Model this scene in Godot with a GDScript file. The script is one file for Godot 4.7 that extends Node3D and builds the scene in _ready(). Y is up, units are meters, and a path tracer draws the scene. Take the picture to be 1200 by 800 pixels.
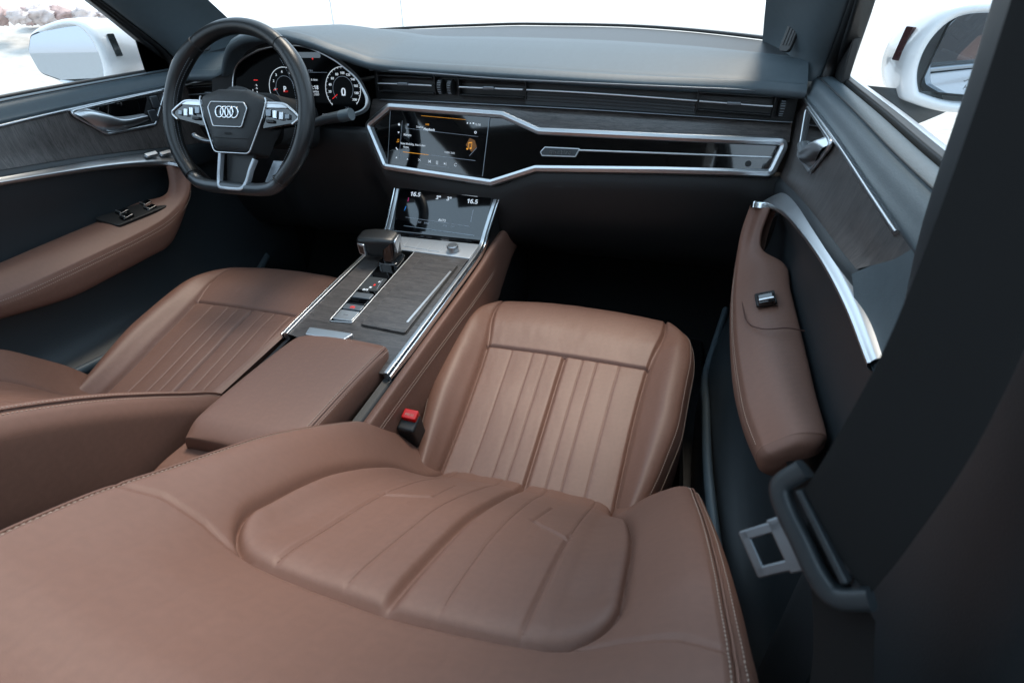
extends Node3D
# A car cabin seen from above the reclined front passenger seat.
# x to the passenger's side, y up from the cabin floor, z to the rear; metres.

var M := {}
var taken := {}
var nz := FastNoiseLite.new()
var nz2 := FastNoiseLite.new()

func _ready() -> void:
	# ---- camera
	var cam := Camera3D.new()
	cam.name = "camera"
	cam.position = Vector3(.533, .924, 1.203)
	cam.rotation = Vector3(deg_to_rad(-31.6), deg_to_rad(17.5), deg_to_rad(-1.06))
	cam.fov = 64.82
	cam.near = .02
	cam.far = 400.0
	var ca := CameraAttributesPhysical.new()
	ca.frustum_focus_distance = 1.15
	ca.frustum_focal_length = 18.904
	ca.exposure_aperture = 11.0
	ca.frustum_near = .02
	ca.frustum_far = 400.0
	if USE_DOF:
		cam.attributes = ca
	add_child(cam)
	cam.fov = 64.82
	cam.current = true
	# ---- sky, exposure
	var we := WorldEnvironment.new()
	we.name = "environment"
	var env := Environment.new()
	var sm := ProceduralSkyMaterial.new()
	sm.sky_top_color = Color(.70, .81, .90)
	sm.sky_horizon_color = Color(.80, .86, .91)
	sm.sky_curve = .2
	sm.ground_bottom_color = Color(.62, .62, .61)
	sm.ground_horizon_color = Color(.80, .82, .84)
	sm.sun_angle_max = 1.0
	var sky := Sky.new()
	sky.sky_material = sm
	env.background_mode = Environment.BG_SKY
	env.sky = sky
	env.tonemap_mode = Environment.TONE_MAPPER_LINEAR
	env.tonemap_exposure = EXPOSURE
	env.sdfgi_enabled = true
	env.ssao_enabled = true
	env.ssil_enabled = true
	we.environment = env
	add_child(we)
	# ---- veiled sun of a bright overcast day, high and a little to the driver's side
	var sun := DirectionalLight3D.new()
	sun.name = "sun"
	sun.light_color = Color(1.0, .96, .9)
	sun.light_energy = .38
	sun.light_angular_distance = 20.0
	sun.shadow_enabled = true
	sun.rotation = Vector3(deg_to_rad(-66), deg_to_rad(172), 0)
	add_child(sun)

	nz.seed = 7
	nz.frequency = 9.0
	nz.fractal_octaves = 3
	nz2.seed = 21
	nz2.frequency = 3.0
	nz2.fractal_octaves = 2
	materials()
	setting()
	cabin_shell()
	doors()
	dashboard()
	console()
	seats()
	steering_wheel()
	belts()
	outside()

const USE_DOF := true
const EXPOSURE := 2.85

# ------------------------------------------------------------ curves
func ip(k: Array, t: float) -> float:
	var n := k.size()
	if t <= k[0][0]: return k[0][1]
	if t >= k[n - 1][0]: return k[n - 1][1]
	var i := 0
	while t > k[i + 1][0]: i += 1
	var h: float = k[i + 1][0] - k[i][0]
	var s: float = (t - k[i][0]) / h
	var d: float = (k[i + 1][1] - k[i][1]) / h
	var m0 := d
	var m1 := d
	if i > 0:
		var p: float = (k[i][1] - k[i - 1][1]) / (k[i][0] - k[i - 1][0])
		m0 = 0.0 if p * d <= 0.0 else 2.0 * p * d / (p + d)
	if i < n - 2:
		var q: float = (k[i + 2][1] - k[i + 1][1]) / (k[i + 2][0] - k[i + 1][0])
		m1 = 0.0 if q * d <= 0.0 else 2.0 * q * d / (q + d)
	var s2 := s * s
	var s3 := s2 * s
	return (2 * s3 - 3 * s2 + 1) * k[i][1] + (s3 - 2 * s2 + s) * h * m0 + (3 * s2 - 2 * s3) * k[i + 1][1] + (s3 - s2) * h * m1

func crv(p: Array, m: int, closed := false) -> PackedVector3Array:
	var r := PackedVector3Array()
	var n := p.size()
	var segs := n if closed else n - 1
	for i in segs:
		var a: Vector3 = p[(i - 1 + n) % n] if closed or i > 0 else p[0] * 2.0 - p[1]
		var b: Vector3 = p[i]
		var c: Vector3 = p[(i + 1) % n]
		var d: Vector3 = p[(i + 2) % n] if closed or i < n - 2 else p[n - 1] * 2.0 - p[n - 2]
		for j in m:
			r.append(b.cubic_interpolate(c, a, d, float(j) / m))
	if not closed: r.append(p[n - 1])
	return r

func crv2(p: Array, m: int, closed := false) -> PackedVector2Array:
	var q := []
	for v in p: q.append(Vector3(v.x, v.y, 0))
	var r := PackedVector2Array()
	for v in crv(q, m, closed): r.append(Vector2(v.x, v.y))
	return r

# polygon with rounded corners
func rpoly(p: Array, rad: float, seg := 5) -> PackedVector2Array:
	var r := PackedVector2Array()
	var n := p.size()
	for i in n:
		var b: Vector2 = p[i]
		var a: Vector2 = p[(i - 1 + n) % n]
		var c: Vector2 = p[(i + 1) % n]
		var u := (a - b).normalized()
		var v := (c - b).normalized()
		var ang := acos(clampf(u.dot(v), -1, 1))
		var t: float = minf(rad / tan(ang * .5), minf(a.distance_to(b), c.distance_to(b)) * .48)
		var p0 := b + u * t
		var p1 := b + v * t
		for k in seg + 1:
			var f := float(k) / seg
			r.append(p0.lerp(b, f).lerp(b.lerp(p1, f), f))
	return r

func rrect(w: float, h: float, rad: float, seg := 4) -> PackedVector2Array:
	return rpoly([Vector2(-w / 2, -h / 2), Vector2(w / 2, -h / 2), Vector2(w / 2, h / 2), Vector2(-w / 2, h / 2)], rad, seg)

func ell(a: float, b: float, n := 16) -> PackedVector2Array:
	var r := PackedVector2Array()
	for i in n: r.append(Vector2(cos(TAU * i / n) * a, sin(TAU * i / n) * b))
	return r

# ------------------------------------------------------------ meshes
func to_mesh(v: PackedVector3Array, nn: PackedVector3Array, uv: PackedVector2Array, ix: PackedInt32Array) -> ArrayMesh:
	var a := []
	a.resize(Mesh.ARRAY_MAX)
	a[Mesh.ARRAY_VERTEX] = v
	a[Mesh.ARRAY_NORMAL] = nn
	a[Mesh.ARRAY_TEX_UV] = uv
	a[Mesh.ARRAY_INDEX] = ix
	var m := ArrayMesh.new()
	m.add_surface_from_arrays(Mesh.PRIMITIVE_TRIANGLES, a)
	return m

# rows of points -> smooth sheet; pick(i, j) names the part that a quad belongs to
func grid_parts(rows: Array, pick, wrap := false) -> Dictionary:
	var R := rows.size()
	var W: int = rows[0].size()
	var v := PackedVector3Array()
	var nn := PackedVector3Array()
	var uv := PackedVector2Array()
	v.resize(R * W); nn.resize(R * W); uv.resize(R * W)
	for i in R:
		var row: PackedVector3Array = rows[i]
		var l := 0.0
		for j in W:
			v[i * W + j] = row[j]
			if j > 0: l += row[j].distance_to(row[j - 1])
			var dv := 0.0
			if i > 0: dv = uv[(i - 1) * W + j].y + row[j].distance_to(rows[i - 1][j])
			uv[i * W + j] = Vector2(l, dv)
	var lists := {}
	var WC := W if wrap else W - 1
	for i in R - 1:
		for j in WC:
			var j2 := (j + 1) % W
			var a := i * W + j
			var b := i * W + j2
			var c := (i + 1) * W + j2
			var d := (i + 1) * W + j
			var n1 := (v[c] - v[a]).cross(v[b] - v[a])
			var n2 := (v[d] - v[a]).cross(v[c] - v[a])
			nn[a] += n1 + n2; nn[b] += n1; nn[c] += n1 + n2; nn[d] += n2
			var nm: String = "all"
			if pick != null: nm = pick.call(i, j)
			if nm == "": continue
			if not lists.has(nm): lists[nm] = PackedInt32Array()
			lists[nm].append_array(PackedInt32Array([a, b, c, a, c, d]))
	for i in nn.size(): nn[i] = nn[i].normalized() if nn[i].length_squared() > 1e-24 else Vector3.UP
	var out := {}
	for nm in lists:
		var mp := {}
		var v2 := PackedVector3Array()
		var n3 := PackedVector3Array()
		var u2 := PackedVector2Array()
		var ix := PackedInt32Array()
		for q in lists[nm]:
			if not mp.has(q):
				mp[q] = v2.size()
				v2.append(v[q]); n3.append(nn[q]); u2.append(uv[q])
			ix.append(mp[q])
		out[nm] = to_mesh(v2, n3, u2, ix)
	return out

func grid(rows: Array, wrap := false) -> ArrayMesh:
	return grid_parts(rows, null, wrap)["all"]

# profile swept along a path; up fixes the profile's y
func sweep(path: PackedVector3Array, prof: PackedVector2Array, up := Vector3.UP, closed := false, scl = null) -> ArrayMesh:
	var rows := []
	var n := path.size()
	for i in n:
		var t: Vector3
		if closed: t = path[(i + 1) % n] - path[(i - 1 + n) % n]
		else: t = path[mini(i + 1, n - 1)] - path[maxi(i - 1, 0)]
		t = t.normalized()
		var s := t.cross(up).normalized()
		var u := s.cross(t)
		var k := Vector2.ONE
		if scl != null: k = scl.call(float(i) / (n if closed else n - 1))
		var row := PackedVector3Array()
		for q in prof: row.append(path[i] + s * q.x * k.x + u * q.y * k.y)
		rows.append(row)
	if closed: rows.append(rows[0].duplicate())
	else:
		for e in [0, n - 1]:
			var c := PackedVector3Array()
			c.resize(prof.size())
			c.fill(path[e])
			var rim: PackedVector3Array = rows[1 if e > 0 and false else (0 if e == 0 else rows.size() - 1)].duplicate()
			if e == 0:
				rows.insert(0, rim)
				rows.insert(0, c)
			else:
				rows.append(rim)
				rows.append(c)
	return grid(rows, true)

# bevelled plate: outline in xy, face at z = 0 looking to +z, thickness to -z
func slab(poly: PackedVector2Array, depth: float, bev: float, xf := Transform3D.IDENTITY) -> ArrayMesh:
	var p := poly
	if not Geometry2D.is_polygon_clockwise(p):
		p = p.duplicate(); p.reverse()
	var n := p.size()
	var nrm := PackedVector2Array()
	for i in n:
		var a := (p[i] - p[(i - 1 + n) % n])
		var b := (p[(i + 1) % n] - p[i])
		var na := Vector2(-a.y, a.x).normalized()
		var nb := Vector2(-b.y, b.x).normalized()
		var m := (na + nb)
		m = m.normalized() if m.length() > 1e-6 else na
		nrm.append(m)
	var v := PackedVector3Array()
	var nn := PackedVector3Array()
	var uv := PackedVector2Array()
	var ix := PackedInt32Array()
	var ins := PackedVector2Array()
	for i in n: ins.append(p[i] - nrm[i] * bev)
	var tri := Geometry2D.triangulate_polygon(ins)
	for i in n:
		v.append(Vector3(ins[i].x, ins[i].y, 0)); nn.append(Vector3(0, 0, 1)); uv.append(ins[i])
	for k in range(0, tri.size(), 3): _tri(ix, v, nn, tri[k], tri[k + 1], tri[k + 2])
	# rings: bevel in three steps, side
	var rings := []
	for k in 4:
		var a := PI * .5 * k / 3.0
		rings.append([bev * (1.0 - sin(a)), -bev * (1.0 - cos(a)), sin(a), cos(a)])
	rings.append([0.0, -bev, 1.0, 0.0])
	rings.append([0.0, -depth, 1.0, 0.0])
	for r in rings.size():
		for i in n:
			var q = p[i] - nrm[i] * rings[r][0]
			v.append(Vector3(q.x, q.y, rings[r][1]))
			nn.append(Vector3(nrm[i].x * rings[r][2], nrm[i].y * rings[r][2], rings[r][3]))
			uv.append(q)
	for r in rings.size() - 1:
		if r == 3: continue
		for i in n:
			var a := n + r * n + i
			var b := n + r * n + (i + 1) % n
			_tri(ix, v, nn, a, b, b + n)
			_tri(ix, v, nn, a, b + n, a + n)
	var o := v.size()
	for i in n:
		v.append(Vector3(p[i].x, p[i].y, -depth)); nn.append(Vector3(0, 0, -1)); uv.append(p[i])
	var tb := Geometry2D.triangulate_polygon(p)
	for k in range(0, tb.size(), 3): _tri(ix, v, nn, o + tb[k], o + tb[k + 1], o + tb[k + 2])
	for i in v.size():
		v[i] = xf * v[i]
		nn[i] = (xf.basis * nn[i]).normalized()
	return to_mesh(v, nn, uv, ix)

func _tri(ix: PackedInt32Array, v: PackedVector3Array, nn: PackedVector3Array, a: int, b: int, c: int) -> void:
	var f := (v[c] - v[a]).cross(v[b] - v[a])
	if f.dot(nn[a] + nn[b] + nn[c]) >= 0.0: ix.append_array(PackedInt32Array([a, b, c]))
	else: ix.append_array(PackedInt32Array([a, c, b]))

# rounded block centred on xf
func block(s: Vector3, r: float, xf := Transform3D.IDENTITY) -> ArrayMesh:
	return slab(rrect(s.x, s.y, r, 3), s.z, minf(r, s.z * .45), xf * Transform3D(Basis.IDENTITY, Vector3(0, 0, s.z / 2)))

# a frame whose z looks along n and whose y leans to up
func frame(o: Vector3, n: Vector3, up := Vector3.UP) -> Transform3D:
	var z := n.normalized()
	var x := up.cross(z).normalized()
	return Transform3D(Basis(x, z.cross(x), z), o)

func along(path: PackedVector3Array, step: float) -> Array:
	var r := []
	var acc := 0.0
	for i in path.size() - 1:
		var l := path[i].distance_to(path[i + 1])
		while acc < l:
			r.append([path[i].lerp(path[i + 1], acc / maxf(l, 1e-6)), (path[i + 1] - path[i]).normalized()])
			acc += step
		acc -= l
	return r

# thread: short rounded dashes along a path, sunk halfway into the surface
func stitches(paths: Array, step := .0042, ln := .0029, rad := .00055) -> ArrayMesh:
	var st := SurfaceTool.new()
	st.begin(Mesh.PRIMITIVE_TRIANGLES)
	for path in paths:
		for q in along(path, step):
			var t: Vector3 = q[1]
			var s := t.cross(Vector3(.31, .9, .27)).normalized()
			var u := s.cross(t)
			var c: Vector3 = q[0]
			var a := c - t * ln * .5
			var b := c + t * ln * .5
			var ra := []
			for k in 5: ra.append((s * cos(TAU * k / 5.0) + u * sin(TAU * k / 5.0)))
			for k in 5:
				var e: Vector3 = ra[k]
				var f: Vector3 = ra[(k + 1) % 5]
				var q4 := [[c + e * rad * 1.1, e], [c + f * rad * 1.1, f], [b + f * rad * .4, f], [b + e * rad * .4, e], [a + e * rad * .4, e], [a + f * rad * .4, f]]
				for id in [0, 1, 2, 0, 2, 3, 4, 5, 1, 4, 1, 0]:
					st.set_normal(q4[id][1]); st.add_vertex(q4[id][0])
	return st.commit()

func join(list: Array) -> ArrayMesh:
	var st := SurfaceTool.new()
	st.begin(Mesh.PRIMITIVE_TRIANGLES)
	for m in list: st.append_from(m, 0, Transform3D.IDENTITY)
	return st.commit()

# ------------------------------------------------------------ nodes
func numbered(n: String) -> String:
	if not taken.has(n):
		taken[n] = 0
		return n
	taken[n] += 1
	return "%s_%03d" % [n, taken[n]]

func tag(o: Node3D, label: String, cat: String, group := "", kind := "") -> Node3D:
	if label: o.set_meta("label", label)
	if cat: o.set_meta("category", cat)
	if group: o.set_meta("group", group)
	if kind: o.set_meta("kind", kind)
	return o

func thing(n: String, label: String, cat: String, at := Vector3.ZERO, group := "") -> Node3D:
	var o := Node3D.new()
	o.name = numbered(n)
	o.position = at
	add_child(o)
	tag(o, label, cat, group, "thing")
	return o

func part(n: String, m: Mesh, mat: Material, parent: Node, label := "") -> MeshInstance3D:
	var o := MeshInstance3D.new()
	o.name = n
	o.mesh = m
	o.material_override = mat
	parent.add_child(o, true)
	if label: o.set_meta("label", label)
	return o

func struct(n: String, m: Mesh, mat: Material) -> MeshInstance3D:
	var o := part(numbered(n), m, mat, self)
	o.set_meta("kind", "structure")
	return o

func thread(parent: Node, paths: Array, mat: Material, step := .0042, ln := .0029, rad := .00055) -> void:
	var o := part("stitching", stitches(paths, step, ln, rad), mat, parent)
	o.set_meta("kind", "stuff")

# lettering lying on xf's xy plane, centred; h is the capital height
# small pictograms for the screens
func glyph(kind: String, h: float, xf: Transform3D, mt: Material, parent: Node) -> void:
	var P := {
		"home": [Vector2(-.5, -.5), Vector2(.5, -.5), Vector2(.5, .1), Vector2(0, .6), Vector2(-.5, .1)],
		"down": [Vector2(-.5, .3), Vector2(.5, .3), Vector2(0, -.4)],
		"up": [Vector2(-.5, -.3), Vector2(.5, -.3), Vector2(0, .4)],
		"left": [Vector2(.35, .5), Vector2(.35, -.5), Vector2(-.4, 0)],
		"right": [Vector2(-.35, .5), Vector2(-.35, -.5), Vector2(.4, 0)],
		"bar": [Vector2(-.6, -.12), Vector2(.6, -.12), Vector2(.6, .12), Vector2(-.6, .12)],
		"box": [Vector2(-.4, -.4), Vector2(.4, -.4), Vector2(.4, .4), Vector2(-.4, .4)],
		"phone": [Vector2(-.5, .5), Vector2(-.2, .5), Vector2(-.15, .1), Vector2(.1, -.15), Vector2(.5, -.2), Vector2(.5, -.5), Vector2(.1, -.5), Vector2(-.5, .1)],
	}
	var poly: PackedVector2Array
	if kind == "dot": poly = ell(h * .45, h * .45, 12)
	elif kind == "note":
		var ms := []
		for s in [-1.0, 1.0]:
			ms.append(slab(ell(h * .16, h * .12, 10), .0004, .0001, xf * Transform3D(Basis.IDENTITY, Vector3(s * h * .25 - h * .1, -h * .42 + s * h * .06, .0004))))
			ms.append(block(Vector3(h * .07, h * .8, .0004), h * .01, xf * Transform3D(Basis.IDENTITY, Vector3(s * h * .25 + h * .02, s * h * .06, .0002))))
		ms.append(block(Vector3(h * .56, h * .14, .0004), h * .01, xf * Transform3D(Basis(Vector3(0, 0, 1), .22), Vector3(h * .02, h * .38, .0002))))
		part("icon", join(ms), mt, parent)
		return
	else:
		poly = PackedVector2Array()
		for q in P[kind]: poly.append(q * h)
	part("icon", slab(poly, .0004, .0001, xf.translated_local(Vector3(0, 0, .0002))), mt, parent)

func words(s: String, h: float, xf: Transform3D, mat: Material, parent: Node, bold := false, nm := "lettering", al := 1) -> MeshInstance3D:
	var t := TextMesh.new()
	var f := SystemFont.new()
	f.font_names = PackedStringArray(["Droid Sans"])
	if bold: f.font_weight = 700
	t.font = f
	t.text = s
	t.font_size = 32
	t.pixel_size = h / 23.0
	t.depth = .0004
	t.curve_step = 2.0
	t.horizontal_alignment = [HORIZONTAL_ALIGNMENT_LEFT, HORIZONTAL_ALIGNMENT_CENTER, HORIZONTAL_ALIGNMENT_RIGHT][al]
	var o := part(nm, t, mat, parent)
	o.transform = xf
	return o

# ------------------------------------------------------------ materials
func noise_tex(w: int, freq: float, oct: int, ramp: Array, kind := FastNoiseLite.TYPE_SIMPLEX_SMOOTH, sd := 1, normal := 0.0) -> NoiseTexture2D:
	var f := FastNoiseLite.new()
	f.noise_type = kind
	f.seed = sd
	f.frequency = freq
	f.fractal_octaves = oct
	if kind == FastNoiseLite.TYPE_CELLULAR:
		f.cellular_return_type = FastNoiseLite.RETURN_DISTANCE2_SUB
		f.cellular_jitter = .9
	var t := NoiseTexture2D.new()
	t.width = w; t.height = w
	t.seamless = true
	t.noise = f
	if normal > 0.0:
		t.as_normal_map = true
		t.bump_strength = normal
	elif ramp.size() > 0:
		var g := Gradient.new()
		g.offsets = PackedFloat32Array([0.0, .5, 1.0])
		g.colors = PackedColorArray(ramp)
		t.color_ramp = g
	return t

func mat(c: Color, rough: float, metal := 0.0) -> StandardMaterial3D:
	var m := StandardMaterial3D.new()
	m.albedo_color = c
	m.roughness = rough
	m.metallic = metal
	m.cull_mode = BaseMaterial3D.CULL_DISABLED
	return m

func tri(m: StandardMaterial3D, s: float) -> void:
	m.uv1_triplanar = true
	m.uv1_world_triplanar = true
	m.uv1_scale = Vector3(s, s, s)

func grained(c: Color, rough: float, nrm: Texture2D, k: float, s: float, alb: Texture2D = null) -> StandardMaterial3D:
	var m := mat(c, rough)
	m.normal_enabled = true
	m.normal_texture = nrm
	m.normal_scale = k
	if alb: m.albedo_texture = alb
	tri(m, s)
	return m

func glow(c: Color, e: float) -> StandardMaterial3D:
	var m := mat(c, .5)
	m.emission_enabled = true
	m.emission = c
	m.emission_energy_multiplier = e
	return m

func wood_tex(a: Color, b: Color, sd: int) -> ImageTexture:
	var img := Image.create(1024, 256, false, Image.FORMAT_RGB8)
	var f := FastNoiseLite.new()
	f.seed = sd; f.frequency = .02; f.fractal_octaves = 4
	var g := FastNoiseLite.new()
	g.seed = sd + 1; g.frequency = .06; g.fractal_octaves = 2
	for y in 256:
		for x in 1024:
			var w := f.get_noise_2d(x * .05, y * 1.5 + 8.0 * g.get_noise_2d(x * .04, y * .1))
			var p := g.get_noise_2d(x * .16 + 40.0, y * 9.0)
			var q := clampf(.5 + .55 * w, 0, 1)
			var c := a.lerp(b, q)
			if p > .26: c = c.darkened(.45)
			img.set_pixel(x, y, c)
	img.generate_mipmaps()
	return ImageTexture.create_from_image(img)

func materials() -> void:
	var leather_n := noise_tex(512, .045, 2, [], FastNoiseLite.TYPE_CELLULAR, 3, 5.0)
	var fine_n := noise_tex(512, .09, 3, [], FastNoiseLite.TYPE_SIMPLEX_SMOOTH, 5, 4.0)
	var tone := noise_tex(512, .006, 4, [Color(.94, .94, .94), Color(.97, .968, .965), Color(1, 1, 1)], FastNoiseLite.TYPE_SIMPLEX_SMOOTH, 9)
	M.leather = grained(Color(.470, .338, .286), .54, leather_n, .4, 34.0, tone)
	M.leather_smooth = grained(Color(.470, .338, .286), .50, leather_n, .4, 34.0, tone)
	M.thread = mat(Color(.68, .60, .55), .7)
	M.thread_dark = mat(Color(.33, .22, .19), .7)
	M.thread_grey = mat(Color(.42, .44, .46), .7)
	M.soft = grained(Color(.285, .33, .355), .50, leather_n, .35, 18.0, tone)
	M.soft_dark = grained(Color(.13, .14, .148), .55, leather_n, .35, 18.0)
	M.plastic = grained(Color(.095, .10, .105), .5, fine_n, .2, 12.0)
	M.plastic_grey = grained(Color(.15, .168, .18), .45, fine_n, .15, 12.0)
	M.black = mat(Color(.05, .05, .053), .45)
	M.matte = mat(Color(.06, .062, .065), .8)
	M.gloss = mat(Color(.025, .026, .028), .06)
	M.gloss.clearcoat_enabled = true
	M.gloss.clearcoat = 1.0
	M.gloss.clearcoat_roughness = .03
	M.screen = mat(Color(.018, .022, .03), .05)
	M.screen.clearcoat_enabled = true
	M.screen.clearcoat = 1.0
	M.screen.clearcoat_roughness = .03
	M.cluster = mat(Color(.018, .02, .025), .12)
	M.cluster.metallic_specular = .12
	M.alu = mat(Color(.80, .81, .82), .32, 1.0)
	M.satin = mat(Color(.72, .74, .76), .42, .75)
	M.alu_dark = mat(Color(.52, .54, .56), .36, 1.0)
	M.chrome = mat(Color(.88, .89, .90), .12, 1.0)
	M.carpet = grained(Color(.075, .078, .082), .95, fine_n, 1.0, 30.0)
	var wt := wood_tex(Color(.262, .246, .240), Color(.352, .330, .320), 4)
	M.wood = mat(Color(1, 1, 1), .32)
	M.wood.albedo_texture = wt
	M.wood.uv1_scale = Vector3(2.2, 9.0, 1)
	M.wheel = grained(Color(.10, .105, .11), .34, leather_n, .25, 22.0)
	M.rim_foot = mat(Color(.30, .31, .32), .30, .6)
	M.webbing = mat(Color(.035, .035, .037), .9)
	M.red = mat(Color(.78, .05, .05), .3)
	M.red_lens = mat(Color(.22, .03, .02), .08)
	M.paint = mat(Color(.82, .83, .84), .25)
	M.paint.clearcoat_enabled = true
	M.paint.clearcoat = .6
	M.paint.clearcoat_roughness = .05
	M.mirror = mat(Color(.66, .70, .74), .01, 1.0)
	M.glass = mat(Color(.85, .92, .92, .05), .0)
	M.glass.metallic_specular = .25
	M.glass.transparency = BaseMaterial3D.TRANSPARENCY_ALPHA
	M.lining = mat(Color(.30, .31, .32), .9)
	M.ink = mat(Color(.06, .06, .06), .6)
	M.lit = glow(Color(.86, .88, .90), .16)
	M.lit_dim = glow(Color(.55, .58, .62), .06)
	M.lit_amber = glow(Color(.95, .62, .16), .13)
	M.lit_red = glow(Color(.95, .10, .06), .18)
	M.grey_print = mat(Color(.45, .46, .47), .5)
	M.ground = grained(Color(.80, .79, .77), .9, fine_n, .5, .6, noise_tex(512, .012, 5, [Color(.84, .83, .82), Color(.93, .92, .91), Color(1, 1, 1)], FastNoiseLite.TYPE_SIMPLEX_SMOOTH, 31))
	M.rock = grained(Color(.84, .79, .78), .9, fine_n, 1.0, 1.5, tone)
	M.rust = mat(Color(.74, .64, .62), .8)
	M.far_paint = mat(Color(.13, .15, .18), .3)
	M.tyre = mat(Color(.06, .06, .06), .9)

# ------------------------------------------------------------ setting
func sheet(p: Array) -> ArrayMesh:
	var st := SurfaceTool.new()
	st.begin(Mesh.PRIMITIVE_TRIANGLES)
	for i in [0, 1, 2, 0, 2, 3]:
		st.set_uv(Vector2(p[i].x, p[i].z)); st.add_vertex(p[i])
	st.generate_normals()
	return st.commit()

func box(a: Vector3, b: Vector3, r := .004) -> ArrayMesh:
	var s := (b - a).abs()
	return block(s, minf(r, minf(s.x, minf(s.y, s.z)) * .4), Transform3D(Basis.IDENTITY, (a + b) * .5))

func setting() -> void:
	struct("ground", sheet([Vector3(-150, -.34, -150), Vector3(150, -.34, -150), Vector3(150, -.34, 150), Vector3(-150, -.34, 150)]), M.ground)

func mx(p: Vector3, s: float) -> Vector3: return Vector3(p.x * s, p.y, p.z)

func mxa(a: Array, s: float) -> Array:
	var r := []
	for p in a: r.append(mx(p, s))
	return r

# sheet lofted through cross sections (arrays of Vector3), smoothed both ways
func loft_rows(sec: Array, m := 6, k := 6) -> Array:
	var c := []
	for s in sec: c.append(crv(s, m))
	var rows := []
	var w: int = c[0].size()
	var cols := []
	for j in w:
		var q := []
		for s in c: q.append(s[j])
		cols.append(crv(q, k))
	for i in cols[0].size():
		var row := PackedVector3Array()
		for j in w: row.append(cols[j][i])
		rows.append(row)
	return rows

func loft(sec: Array, m := 6, k := 6) -> ArrayMesh: return grid(loft_rows(sec, m, k))

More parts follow.
